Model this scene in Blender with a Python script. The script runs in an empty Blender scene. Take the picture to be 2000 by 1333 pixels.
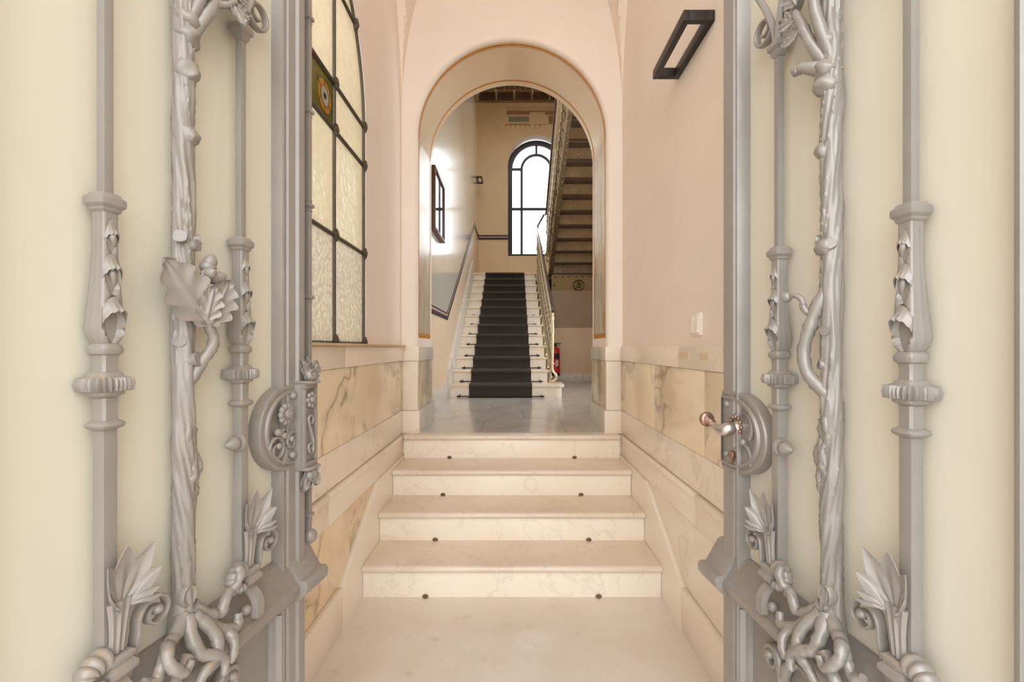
import bpy, bmesh, math, random
from math import sin, cos, pi, sqrt, atan, radians as R
from mathutils import Vector, Matrix, noise

# ---------------------------------------------------------------- camera, sky, exposure
SC = bpy.context.scene
COL = SC.collection
EYE = 1.255
cam_d = bpy.data.cameras.new('camera'); cam_d.lens = 16.0; cam_d.sensor_width = 36.0
cam_d.shift_y = 0.00675; cam_d.clip_start = 0.02; cam_d.clip_end = 200
cam = bpy.data.objects.new('camera', cam_d); COL.objects.link(cam)
cam.location = (0, 0, EYE); cam.rotation_euler = (pi/2, 0, 0)
SC.camera = cam
wd = bpy.data.worlds.new('overcast_sky'); SC.world = wd; wd.use_nodes = True
bg = wd.node_tree.nodes['Background']
bg.inputs['Color'].default_value = (0.955, 0.98, 1.0, 1); bg.inputs['Strength'].default_value = 3.2
SC.view_settings.view_transform = 'Standard'; SC.view_settings.look = 'None'
SC.view_settings.gamma = 1.0; SC.view_settings.use_curve_mapping = False
SC.view_settings.exposure = 0.62
SC.cycles.max_bounces = 14; SC.cycles.diffuse_bounces = 9; SC.cycles.transparent_max_bounces = 12
SC.cycles.sample_clamp_indirect = 8.0
def portal(loc, rot, sx, sy):                      # guides sky rays through the openings, the roof and right hall ones added
    d = bpy.data.lights.new('portal', 'AREA'); d.shape = 'RECTANGLE'; d.size = sx; d.size_y = sy
    d.cycles.is_portal = True
    o = bpy.data.objects.new('sky_portal', d); COL.objects.link(o); o.location = loc; o.rotation_euler = rot
portal((0, -.56, 2.2), (pi/2, 0, 0), 1.44, 4.5)
portal((0.578, 11.1, 4.9), (-pi/2, 0, 0), 1.4, 3.0)
portal((0.6, 6.5, 9.35), (0, 0, 0), 2.4, 4.4)
portal((-.96, 1.65, 2.27), (0, -pi/2, 0), 2.1, 1.7)
portal((2.2, 5.6, 2.6), (0, pi/2, 0), 3.2, 2.3)

# ---------------------------------------------------------------- mesh helpers
class MB:
    def __init__(s): s.v = []; s.f = []
    def add(s, vs, fs):
        n = len(s.v); s.v += [tuple(p) for p in vs]; s.f += [tuple(i+n for i in f) for f in fs]; return s
    def box(s, x0, x1, y0, y1, z0, z1):
        return s.add([(x, y, z) for z in (z0, z1) for y in (y0, y1) for x in (x0, x1)],
                     [(0,2,3,1),(4,5,7,6),(0,1,5,4),(2,6,7,3),(0,4,6,2),(1,3,7,5)])
    def prism(s, poly, fn, d0, d1):
        n = len(poly); vs = [fn(a, b, d0) for a, b in poly] + [fn(a, b, d1) for a, b in poly]
        return s.add(vs, [tuple(range(n)), tuple(range(2*n-1, n-1, -1))] + [(i, (i+1) % n, n+(i+1) % n, n+i) for i in range(n)])
    def loft(s, rings, cap=True, close=True):
        m = len(rings[0]); vs = [p for r in rings for p in r]; fs = []
        for i in range(len(rings)-1):
            for j in range(m if close else m-1):
                k = (j+1) % m
                fs.append((i*m+j, i*m+k, (i+1)*m+k, (i+1)*m+j))
        if cap and close: fs += [tuple(range(m)), tuple(range(len(vs)-1, len(vs)-m-1, -1))]
        return s.add(vs, fs)
    def tube(s, pts, rad, seg=8, flat=1.0, up=None):
        pts = [Vector(p) for p in pts]; rings = []; n0 = None
        for i, p in enumerate(pts):
            t = (pts[min(i+1, len(pts)-1)] - pts[max(i-1, 0)]).normalized()
            if n0 is None:
                a = Vector(up) if up else (Vector((0,0,1)) if abs(t.z) < .9 else Vector((1,0,0)))
                n0 = (a - t*a.dot(t)).normalized()
            else: n0 = (n0 - t*n0.dot(t)).normalized()
            b = t.cross(n0); r = rad[i] if isinstance(rad, (list, tuple)) else rad
            rings.append([p + n0*r*cos(2*pi*j/seg) + b*r*flat*sin(2*pi*j/seg) for j in range(seg)])
        return s.loft(rings)
    def lathe(s, prof, c=(0,0,0), seg=16, axis='z'):
        rings = []
        for r, h in prof:
            ring = []
            for j in range(seg):
                a = 2*pi*j/seg; x, y = max(r, 1e-4)*cos(a), max(r, 1e-4)*sin(a)
                q = (x, y, h) if axis == 'z' else ((h, x, y) if axis == 'x' else (y, h, x))
                ring.append((c[0]+q[0], c[1]+q[1], c[2]+q[2]))
            rings.append(ring)
        return s.loft(rings)
    def ball(s, c, r, sx=1, sy=1, sz=1, n=8):
        rings = []
        for i in range(n+1):
            a = -pi/2 + pi*i/n; rr = max(cos(a), .02)
            rings.append([(c[0]+r*sx*rr*cos(2*pi*j/(n+4)), c[1]+r*sy*rr*sin(2*pi*j/(n+4)), c[2]+r*sz*sin(a)) for j in range(n+4)])
        return s.loft(rings)
    def map(s, fn): s.v = [tuple(fn(*p)) for p in s.v]; return s
    def build(s, name, m, parent=None, smooth=35, bevel=0, seg=2, double=True):
        me = bpy.data.meshes.new(name); me.from_pydata(s.v, [], s.f)
        bm = bmesh.new(); bm.from_mesh(me)
        if double: bmesh.ops.remove_doubles(bm, verts=bm.verts, dist=1e-6)
        bmesh.ops.recalc_face_normals(bm, faces=bm.faces)
        if bevel: bmesh.ops.bevel(bm, geom=list(bm.edges), offset=bevel, segments=seg, affect='EDGES', profile=.6, clamp_overlap=True)
        bm.to_mesh(me); bm.free()
        if smooth:
            me.shade_smooth(); me.set_sharp_from_angle(angle=R(smooth))
        me.materials.append(m)
        return link(name, me, parent)
def link(name, me, parent=None):
    o = bpy.data.objects.new(name, me); COL.objects.link(o)
    if parent is not None:
        o.parent = parent
        if parent.type == 'EMPTY' and not parent.get('local'): o.matrix_parent_inverse = Matrix.Translation(-Vector(parent.location))
    return o
def sub(o, parent):                                 # a sub-part built in the same space as its part
    o.parent = parent; o.matrix_parent_inverse = Matrix.Identity(4); return o
def tag(o, label, cat, group=None, kind=None):
    o['label'] = label; o['category'] = cat
    if group: o['group'] = group
    if kind: o['kind'] = kind
    return o
def thing(name, label, cat, loc=(0,0,0), group=None, kind=None):
    o = bpy.data.objects.new(name, None); COL.objects.link(o); o.location = loc; o.empty_display_size = .1
    return tag(o, label, cat, group, kind)
def copy_tree(o, parent=None):
    c = o.copy(); COL.objects.link(c)
    if parent is not None: c.parent = parent
    for ch in list(o.children): copy_tree(ch, c)
    return c
def arc(ca, zs, r, n=40, a0=pi, a1=0): return [(ca + r*cos(a0+(a1-a0)*i/n), zs + r*sin(a0+(a1-a0)*i/n)) for i in range(n+1)]
def arch_wall(mb, fn, a0, a1, z0, z1, ca, r, zs, sill, d0, d1, rnd=0):
    """solid wall with a round-headed opening; fn(a, z, depth)->xyz; d0 is the face towards the camera"""
    def face(d, rr, sl):
        pts = arc(ca, zs, rr)
        mb.add([fn(a0,z0,d), fn(ca-rr,z0,d), fn(ca-rr,z1,d), fn(a0,z1,d)], [(0,1,2,3)])
        mb.add([fn(ca+rr,z0,d), fn(a1,z0,d), fn(a1,z1,d), fn(ca+rr,z1,d)], [(0,1,2,3)])
        for p, q in zip(pts, pts[1:]): mb.add([fn(p[0],p[1],d), fn(q[0],q[1],d), fn(q[0],z1,d), fn(p[0],z1,d)], [(0,1,2,3)])
        if sl > z0: mb.add([fn(ca-rr,z0,d), fn(ca+rr,z0,d), fn(ca+rr,sl,d), fn(ca-rr,sl,d)], [(0,1,2,3)])
    face(d0, r+rnd, sill); face(d1, r, sill)
    prof = [(r+rnd, d0)] + ([(r+rnd*(1-sin(pi/8*k)), d0+(rnd if d1 > d0 else -rnd)*(1-cos(pi/8*k))) for k in (1,2,3)] if rnd else []) + [(r, d0+(rnd if d1 > d0 else -rnd)), (r, d1)]
    rings = [[(ca-rr, sill, d)] + [(a, z, d) for a, z in arc(ca, zs, rr)] + [(ca+rr, sill, d)] for rr, d in prof]
    mb.loft([[fn(*p) for p in ring] for ring in rings], cap=False, close=False)
    if sill > z0: mb.add([fn(ca-r,sill,d0), fn(ca+r,sill,d0), fn(ca+r,sill,d1), fn(ca-r,sill,d1)], [(0,1,2,3)])
    mb.add([fn(a0,z0,d0), fn(a0,z1,d0), fn(a0,z1,d1), fn(a0,z0,d1)], [(0,1,2,3)])
    mb.add([fn(a1,z0,d0), fn(a1,z1,d0), fn(a1,z1,d1), fn(a1,z0,d1)], [(0,1,2,3)])
    mb.add([fn(a0,z1,d0), fn(a1,z1,d0), fn(a1,z1,d1), fn(a0,z1,d1)], [(0,1,2,3)])
    return mb
def fYZ(a, z, d): return (d, a, z)
def fXZ(a, z, d): return (a, d, z)
def fXY(a, b, d): return (a, b, d)

# ---------------------------------------------------------------- materials
def srgb(r, g, b): return tuple((c/255/12.92 if c/255 <= .04045 else ((c/255+.055)/1.055)**2.4) for c in (r, g, b)) + (1,)
class NT:
    def __init__(s, name):
        s.m = bpy.data.materials.new(name); s.m.use_nodes = True; s.t = s.m.node_tree
        s.p = s.t.nodes['Principled BSDF']; s.out = s.t.nodes['Material Output']; s.vec = None
    def n(s, typ, **kw):
        o = s.t.nodes.new(typ)
        for k, v in kw.items():
            if k in o.inputs: o.inputs[k].default_value = v
            else: setattr(o, k, v)
        return o
    def l(s, a, b): s.t.links.new(a, b)
    def coord(s, scale=(1,1,1), rnd=False):
        tc = s.n('ShaderNodeTexCoord'); mp = s.n('ShaderNodeMapping'); s.l(tc.outputs['Object'], mp.inputs['Vector']); mp.inputs['Scale'].default_value = scale
        if rnd:
            oi = s.n('ShaderNodeObjectInfo'); mu = s.n('ShaderNodeVectorMath', operation='SCALE'); mu.inputs[0].default_value = (7.1, 3.3, 5.7)
            s.l(oi.outputs['Random'], mu.inputs['Scale']); s.l(mu.outputs[0], mp.inputs['Location'])
        return mp.outputs['Vector']
    def noise(s, v, scale, detail=4, rough=.55, dist=0):
        o = s.n('ShaderNodeTexNoise', Scale=scale, Detail=detail, Roughness=rough, Distortion=dist); s.l(v, o.inputs['Vector']); return o.outputs['Fac']
    def ramp(s, fac, stops):
        o = s.n('ShaderNodeValToRGB'); e = o.color_ramp.elements
        while len(e) < len(stops): e.new(.5)
        for i, (p, c) in enumerate(stops): e[i].position = p; e[i].color = c if len(c) == 4 else tuple(c)+(1,)
        s.l(fac, o.inputs['Fac']); return o.outputs['Color']
    def mix(s, fac, a, b, blend='MIX'):
        o = s.n('ShaderNodeMix', data_type='RGBA', blend_type=blend)
        for x, i in ((fac, 0), (a, 6), (b, 7)):
            if hasattr(x, 'is_linked') or hasattr(x, 'links'): s.l(x, o.inputs[i])
            else: o.inputs[i].default_value = x
        return o.outputs[2]
    def math(s, op, a, b=0.0):
        o = s.n('ShaderNodeMath', operation=op)
        for x, i in ((a, 0), (b, 1)):
            if hasattr(x, 'links'): s.l(x, o.inputs[i])
            else: o.inputs[i].default_value = x
        return o.outputs[0]
    def bump(s, h, strength=.3, dist=.004):
        o = s.n('ShaderNodeBump', Strength=strength, Distance=dist); s.l(h, o.inputs['Height']); s.l(o.outputs['Normal'], s.p.inputs['Normal'])
    def col(s, c):
        if hasattr(c, 'links'): s.l(c, s.p.inputs['Base Color'])
        else: s.p.inputs['Base Color'].default_value = c
        return s
    def set(s, **kw):
        for k, v in kw.items(): s.p.inputs[k.replace('_', ' ')].default_value = v
        return s
W1, B1 = (1,1,1,1), (0,0,0,1)
def paint(name, c, rough=.6, var=.06, scale=3, bump=.05, coat=0, metal=0, bscale=60):
    t = NT(name); v = t.coord(); n = t.noise(v, scale, 5)
    lo = tuple(x*(1-var) for x in c[:3])+(1,); hi = tuple(min(1, x*(1+var)) for x in c[:3])+(1,)
    t.col(t.ramp(n, [(.3, lo), (.7, hi)])); t.set(Roughness=rough, Coat_Weight=coat, Coat_Roughness=.12, Metallic=metal)
    if bump: t.bump(t.noise(v, bscale, 3), bump, .003)
    return t.m
def marble(name, base, dark, vein, rough=.28, vscale=2.2, vwid=.05, amount=.7, stretch=(1,1,1), cloud=.5, patch=.5):
    t = NT(name); v = t.coord(stretch, True)
    n1 = t.noise(v, vscale*1.0, 6, .6)
    wob = t.n('ShaderNodeTexNoise', Scale=vscale*.9, Detail=5); t.l(v, wob.inputs['Vector'])
    vm = t.n('ShaderNodeVectorMath', operation='MULTIPLY_ADD'); t.l(wob.outputs['Color'], vm.inputs[0]); vm.inputs[1].default_value = (1.1,1.1,1.1); t.l(v, vm.inputs[2])
    n2 = t.noise(vm.outputs[0], vscale*.8, 4, .6, .6)
    rid = t.math('ABSOLUTE', t.math('SUBTRACT', n2, .5))
    vn = t.ramp(rid, [(0, W1), (vwid, (.25,.25,.25,1)), (vwid*2.6, B1)])
    gate = t.ramp(t.noise(v, vscale*.7, 2), [(.5-.16*patch, B1), (.64-.1*patch, W1)])
    vfac = t.math('MULTIPLY', t.math('MULTIPLY', vn, gate), amount)
    c = t.mix(t.ramp(n1, [(.35, B1), (.75, (cloud,)*3+(1,))]), base, dark)
    t.col(t.mix(vfac, c, vein)); t.set(Roughness=rough); t.p.inputs['Coat Weight'].default_value = .15
    t.bump(t.noise(v, 40, 3), .03, .002)
    return t.m
M = {}
M['plaster'] = paint('peach_plaster', srgb(240,229,219), .55, .03, 2, .04)
M['vault'] = paint('vault_plaster', srgb(240,228,215), .6, .03, 2, .04)
M['soffit_paint'] = paint('arch_beige_paint', srgb(228,208,178), .3, .03, 2, .02, coat=.5)
M['sill'] = paint('tan_sill_stone', srgb(210,182,146), .4, .06, 6)
M['tape'] = paint('yellowed_tape', srgb(222,202,170), .5, .05, 6)
M['hall_low'] = paint('hall_tan_paint', srgb(222,198,168), .45, .05, 2, .03)
M['hall_back'] = paint('hall_buff_paint', srgb(216,196,160), .5, .05, 2, .03)
M['hall_high'] = paint('hall_gloss_paint', srgb(226,218,202), .2, .04, 3, .02, coat=.7)
M['hall_dark'] = paint('hall_taupe_paint', srgb(168,142,118), .5, .05, 2, .03)
M['reveal'] = paint('white_reveal_paint', srgb(240,236,226), .6, .02)
M['gold'] = paint('ochre_gold_line', srgb(196,130,34), .4, .1, 20, 0)
M['trim_dark'] = paint('aubergine_trim', srgb(62,44,46), .4, .1)
M['trim_pale'] = paint('pale_trim', srgb(190,170,160), .4, .1)
CREAM = srgb(238,229,215)
M['m_plain'] = marble('cream_marble', CREAM, srgb(230,212,188), srgb(176,158,136), .3, 1.6, .012, .3, cloud=.6)
M['m_cap'] = marble('pale_cap_marble', srgb(242,232,218), srgb(232,216,196), srgb(198,176,154), .3, 2.5, .02, .3)
M['m_vein'] = marble('veined_dado_marble', srgb(242,228,202), srgb(232,206,166), srgb(146,130,104), .25, 1.5, .022, .75, cloud=.75, patch=1)
M['m_rust'] = marble('rust_veined_marble', srgb(240,220,186), srgb(222,188,138), srgb(150,126,94), .25, 2.0, .028, .75, (1,1,1), .8, 1)
M['m_jamb'] = marble('green_grey_jamb_marble', srgb(230,216,186), srgb(208,190,156), srgb(136,126,104), .25, 3.0, .06, .8, (2.2,2.2,.5), .8, 1)
M['m_grey'] = marble('grey_cap_marble', srgb(218,212,202), srgb(196,190,178), srgb(150,144,134), .3, 3, .04, .5)
def painted_marble():
    t = NT('painted_faux_marble'); v = t.coord((3,3,.55)); n = t.noise(v, 4, 6, .6, 1.2); n2 = t.noise(v, 9, 5, .65, 1.5)
    c = t.ramp(n, [(.3, srgb(206,196,172)), (.5, srgb(222,214,198)), (.62, srgb(176,158,116)), (.75, srgb(206,190,158))])
    c = t.mix(t.ramp(n2, [(.56, B1), (.7, (.55,.55,.55,1))]), c, srgb(140,112,66))
    t.col(c); t.set(Roughness=.3, Coat_Weight=.5, Coat_Roughness=.2); return t.m
M['faux'] = painted_marble()
def step_marble(name, base, dirt, sp, VS_=.16):
    t = NT(name); v = t.coord((1,1,1), True)
    n = t.noise(v, 2.0, 7, .62); n2 = t.noise(v, 14, 5, .6); vx = t.noise(v, 1.7, 5, .6, 1.5)
    c = t.mix(t.ramp(n, [(.35, B1), (.8, (.75,.75,.75,1))]), base, dirt)
    rid = t.ramp(t.math('ABSOLUTE', t.math('SUBTRACT', vx, .5)), [(0, (VS_,VS_,VS_,1)), (.014, B1)])
    c = t.mix(rid, c, srgb(160,138,116))
    c = t.mix(t.ramp(n2, [(.62, B1), (.8, (.35,.35,.35,1))]), c, srgb(176,146,110))
    vo = t.n('ShaderNodeTexVoronoi', Scale=sp); t.l(v, vo.inputs['Vector'])
    c = t.mix(t.ramp(vo.outputs['Distance'], [(.012, (.6,.6,.6,1)), (.035, B1)]), c, srgb(120,96,72))
    t.col(c); t.set(Roughness=.33, Coat_Weight=.1); t.bump(n2, .04, .002); return t.m
M['tread'] = step_marble('worn_step_marble', srgb(230,217,201), srgb(210,188,162), 5)
M['riser'] = step_marble('riser_marble', srgb(246,237,223), srgb(238,222,200), 3)
M['nose'] = step_marble('nosing_marble', srgb(240,226,206), srgb(222,198,168), 4)
M['floor_low'] = step_marble('vestibule_floor_stone', srgb(228,218,208), srgb(208,190,172), 6, .04)
def tile_mat():
    t = NT('grey_floor_marble'); v = t.coord((1,1,1), True); n = t.noise(v, 2.4, 6, .6, .8); n2 = t.noise(v, 12, 4)
    c = t.ramp(n, [(.3, srgb(180,174,168)), (.55, srgb(204,198,192)), (.75, srgb(188,180,172))])
    t.col(c); t.set(Roughness=.2, Coat_Weight=.2); t.bump(n2, .03, .002); return t.m
M['tile'] = tile_mat()
M['grout'] = paint('grout', srgb(120,112,102), .8)
def iron(name, base, warm, rough=.36, metal=.0):
    t = NT(name); v = t.coord(); n = t.noise(v, 9, 6, .65); n2 = t.noise(v, 55, 4, .6); n3 = t.noise(v, 240, 2)
    g = t.n('ShaderNodeNewGeometry'); sp = t.n('ShaderNodeSeparateXYZ'); t.l(g.outputs['Normal'], sp.inputs[0])
    c = t.ramp(n, [(.3, tuple(x*.93 for x in base[:3])+(1,)), (.7, tuple(min(1,x*1.06) for x in base[:3])+(1,))])
    dust = t.math('MULTIPLY', t.ramp(n2, [(.46, B1), (.7, (.6,.6,.6,1))]), t.ramp(sp.outputs['Z'], [(.15, (.15,.15,.15,1)), (.8, W1)]))
    c = t.mix(dust, c, warm)
    t.col(c); t.set(Roughness=rough, Metallic=metal, Coat_Weight=.2, Coat_Roughness=.25)
    h = t.math('ADD', t.math('MULTIPLY', n2, .7), t.math('MULTIPLY', n3, .3)); t.bump(h, .14, .0016); return t.m
M['iron_l'] = iron('warm_grey_iron_paint', srgb(140,134,127), srgb(166,142,116))
M['iron_r'] = iron('silver_grey_iron_paint', srgb(145,141,136), srgb(168,146,122), .33, .12)
M['iron_panel'] = iron('grey_panel_paint', srgb(134,129,123), srgb(150,132,114), .42)
def frosted(name, c, tr):
    t = NT(name); t.col(c); t.set(Roughness=.3, Coat_Weight=.35, Coat_Roughness=.08)
    v = t.coord((1,1,.15)); n = t.noise(v, 14, 4)
    t.col(t.ramp(n, [(.35, tuple(x*.97 for x in c[:3])+(1,)), (.7, c)]))
    ts = t.n('ShaderNodeBsdfTranslucent'); ts.inputs['Color'].default_value = c
    mx = t.n('ShaderNodeMixShader'); mx.inputs[0].default_value = tr
    t.l(t.p.outputs[0], mx.inputs[1]); t.l(ts.outputs[0], mx.inputs[2]); t.l(mx.outputs[0], t.out.inputs['Surface']); return t.m
M['glass_l'] = frosted('frosted_ivory_glass', srgb(221,216,199), .12)
M['glass_r'] = frosted('frosted_cream_glass', srgb(226,221,206), .12)
def window_glass(name, c, tr, bumpy, vr=.03):
    t = NT(name); v = t.coord(); t.set(Roughness=.18, Coat_Weight=.3)
    vo = t.n('ShaderNodeTexVoronoi', Scale=bumpy, feature='SMOOTH_F1'); t.l(v, vo.inputs['Vector'])
    n = t.noise(v, bumpy*1.3, 3)
    cc = t.ramp(vo.outputs['Distance'], [(.1, tuple(min(1, x*(1+vr)) for x in c[:3])+(1,)), (.6, tuple(x*(1-vr) for x in c[:3])+(1,))])
    t.col(cc); t.bump(t.math('ADD', vo.outputs['Distance'], n), .5, .006)
    ts = t.n('ShaderNodeBsdfTranslucent'); t.l(cc, ts.inputs['Color'])
    mx = t.n('ShaderNodeMixShader'); mx.inputs[0].default_value = tr
    t.l(t.p.outputs[0], mx.inputs[1]); t.l(ts.outputs[0], mx.inputs[2]); t.l(mx.outputs[0], t.out.inputs['Surface']); return t.m
TR = .30
M['wg_plain'] = window_glass('cathedral_cream_glass', srgb(236,230,212), TR, 30)
M['wg_rough'] = window_glass('hammered_pale_glass', srgb(232,227,214), TR, 60, .16)
M['wg_green'] = window_glass('olive_stained_glass', srgb(120,116,52), .3, 20)
M['wg_yellow'] = window_glass('amber_stained_glass', srgb(226,168,62), .35, 20)
M['wg_white'] = window_glass('opal_stained_glass', srgb(214,212,196), .35, 20)
M['wg_dark'] = window_glass('smoky_stained_glass', srgb(86,80,60), .2, 20)
M['lead'] = paint('lead_came', srgb(84,76,62), .42, .15, 12, .2, 0, .35)
def clear_glass():
    t = NT('clear_window_glass'); tr = t.n('ShaderNodeBsdfTransparent'); gl = t.n('ShaderNodeBsdfGlossy', Roughness=.03)
    mx = t.n('ShaderNodeMixShader'); fr = t.n('ShaderNodeFresnel', IOR=1.45)
    t.l(fr.outputs[0], mx.inputs[0]); t.l(tr.outputs[0], mx.inputs[1]); t.l(gl.outputs[0], mx.inputs[2]); t.l(mx.outputs[0], t.out.inputs['Surface']); return t.m
M['clear'] = clear_glass()
M['navy'] = paint('navy_black_window_paint', srgb(40,40,54), .35, .1)
M['carpet'] = paint('dark_umber_carpet', srgb(66,60,54), .95, .15, 60, .5, 0, 0, 700)
M['black'] = paint('black_iron', srgb(34,30,28), .35, .1)
M['blackgloss'] = paint('black_lamp_metal', srgb(36,30,27), .4, .08, 5, 0, 0)
M['bronze'] = paint('bronzed_iron', srgb(196,182,158), .22, .25, 30, .2, .3, .75, 90)
M['bronze_d'] = paint('dark_bronzed_iron', srgb(160,138,112), .27, .25, 20, .2, .3, .6, 70)
M['soffit'] = paint('tan_iron_soffit', srgb(196,168,128), .4, .15, 8, .1, .1, .1)
M['tread_under'] = paint('brown_tread_underside', srgb(96,76,60), .5, .12)
M['fascia'] = paint('cream_iron_fascia', srgb(206,176,124), .4, .1)
M['coffer'] = paint('coffer_panel_paint', srgb(168,146,118), .45, .15)
M['brass'] = paint('pale_brass_rail', srgb(228,208,172), .28, .15, 20, .05, .3, .3)
M['wood_rail'] = paint('dark_handrail_wood', srgb(78,68,72), .22, .15, 20, 0, .5)
M['frame_wood'] = paint('brown_frame_wood', srgb(84,52,38), .35, .2, 20)
def mirror_mat():
    t = NT('mirror_silver'); t.col((.92,.93,.93,1)); t.set(Metallic=1.0, Roughness=.02); return t.m
M['mirror'] = mirror_mat()
M['red'] = paint('red_enamel', srgb(190,24,34), .25, .05, 5, 0, .5)
M['rubber'] = paint('black_rubber', srgb(24,22,22), .5, .05)
M['white'] = paint('white_plastic', srgb(244,238,230), .3, .01, 3, 0)
M['copper'] = paint('worn_copper_brass', srgb(160,130,114), .3, .35, 90, .25, 0, .8)
M['silver'] = paint('worn_silver_metal', srgb(196,190,184), .25, .15, 60, .1, 0, .85)
M['pavement'] = paint('street_paving', srgb(176,168,156), .8, .1, 1, .1)
M['stain_blue'] = paint('mural_slate', srgb(142,136,124), .7, .4, 70, 0)
M['stain_red'] = paint('mural_brown', srgb(160,124,96), .7, .4, 50, 0)
M['stain_pale'] = paint('mural_buff', srgb(206,180,142), .7, .1, 20, 0)
M['rust'] = paint('rusty_brown_iron', srgb(112,84,58), .6, .3, 80, .2)

# ================================================================ VESTIBULE SHELL
WX = .79                     # plaster face of the side walls
YE = 3.26; YB = 3.84         # front and back face of the archway wall
LZ = .648                    # hall floor level
def struct(name, mb, m, label, cat, parent=None, **kw):
    return tag(mb.build(name, m, parent, **kw), label, cat, kind='structure')
fl = struct('floor', MB().box(-.79, .79, .12, 2.30, -.06, 0), M['floor_low'], 'worn beige stone floor inside the open gate', 'floor', bevel=0)
pav = struct('floor_street', MB().box(-25, 25, -25, .12, -.14, -.012), M['pavement'], 'grey paving of the street before the doorway', 'floor')

# --- left wall with the arched leaded window
WC, WR, WS, WZ0 = 1.65, .815, 2.46, 1.268     # window centre (y), half width, springing, sill
mb = MB(); arch_wall(mb, lambda a, z, d: (-d, a, z), .12, YE+.3, -.1, 4.9, WC, WR, WS, WZ0, WX, WX+.16)
wl = struct('wall_left', mb, M['plaster'], 'peach plaster wall around the leaded arched window', 'wall')
wr = struct('wall_right', MB().box(WX, WX+.16, .12, YE+.3, -.1, 4.9), M['plaster'], 'peach plaster wall under the black wall lamp', 'wall')
# --- groin vault
mb = MB(); nx, ny = 48, 64; rows = []
for j in range(ny+1):
    y = 1.685 - 1.575*cos(pi*j/ny); row = []
    for i in range(nx+1):
        x = -WX*cos(pi*i/nx)
        z = 2.9 + 1.7*max(sqrt(max(0, 1-(x/WX)**2)), sqrt(max(0, 1-((y-1.685)/1.575)**2)))
        row.append((x, y, z))
    rows.append(row)
mb.loft(rows, cap=False, close=False)
struct('ceiling', mb, M['vault'], 'peach groin vault over the entrance passage', 'ceiling', smooth=25)
# --- street front: door jambs only, made deep to cut sky light on the leaves
for sx in (-1, 1):
    struct('wall_street', MB().box(min(sx*.72, sx*2.2), max(sx*.72, sx*2.2), -.55, .42, -.1, 4.9), M['plaster'], 'door jamb on the %s of the street opening' % ('left' if sx < 0 else 'right'), 'wall')
struct('wall_street_top', MB().box(-.72, .72, -.55, .42, 4.45, 4.9), M['plaster'], 'lintel above the street opening', 'wall')

# --- archway wall
AR, AZ = .68, 2.79
mb = MB(); arch_wall(mb, fXZ, -1.0, 2.2, LZ-.7, 9.4, 0, AR, AZ, LZ-.7, YE, YB, .03)
wm = struct('wall_middle', mb, M['plaster'], 'peach wall with the round archway to the stair hall', 'wall', smooth=40)
wm.data.materials.append(M['soffit_paint'])
for p in wm.data.polygons:                    # the underside of the arch is painted beige
    c = p.center
    if YE+.025 < c.y < YB-.01 and abs(c.x) < AR+.001 and c.z > AZ-.4: p.material_index = 1
def band(y0, y1, r0, r1, zlow):               # painted stripe following the arch and down both jambs
    pts_o = [(-r1, zlow)] + arc(0, AZ, r1, 60) + [(r1, zlow)]; pts_i = [(-r0, zlow)] + arc(0, AZ, r0, 60) + [(r0, zlow)]
    rings = [[(x, y0, z) for x, z in pts_o], [(x, y0, z) for x, z in pts_i], [(x, y1, z) for x, z in pts_i], [(x, y1, z) for x, z in pts_o]]
    return MB().loft(rings, cap=False, close=False)
for y0, y1 in ((YE+.05, YE+.068), (YB-.085, YB-.068)):
    band(y0, y1, AR-.0025, AR+.002, 1.335).build('gold_line', M['gold'], wm)
band(YE+.08, YE+.083, AR-.0015, AR+.002, 1.335).build('thin_red_line', M['stain_red'], wm)
for sx in (-1, 1):
    x0, x1 = sorted((sx*(AR-.002), sx*(AR+.01)))
    MB().box(x0, x1, YE+.068, YB-.085, 1.36, 2.79).build('painted_panel', M['faux'], wm)
    x0, x1 = sorted((sx*(AR-.003), sx*(AR+.01)))
    MB().box(x0, x1, YE+.05, YB-.068, 1.33, 1.365).build('gold_bar', M['gold'], wm)
    # marble base of the pier: front slabs and jamb slabs in three tiers
    for z0, z1, pr, mf, mj, nm in ((LZ, .808, .020, 'm_plain', 'm_grey', 'plinth_slab'), (.810, 1.160, .006, 'm_plain', 'm_jamb', 'marble_slab'), (1.162, 1.262, .014, 'm_cap', 'm_grey', 'cap_slab')):
        a, b = sorted((sx*(AR-pr-.002), sx*.80))
        MB().box(a, b, YE-pr-.012, YE+.02, z0, z1).build(nm, M[mf], wm, bevel=.002)
        a, b = sorted((sx*(AR-pr), sx*(AR+.02)))
        MB().box(a, b, YE+.021, YB+pr, z0, z1).build(nm, M[mj], wm, bevel=.002)

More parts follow.
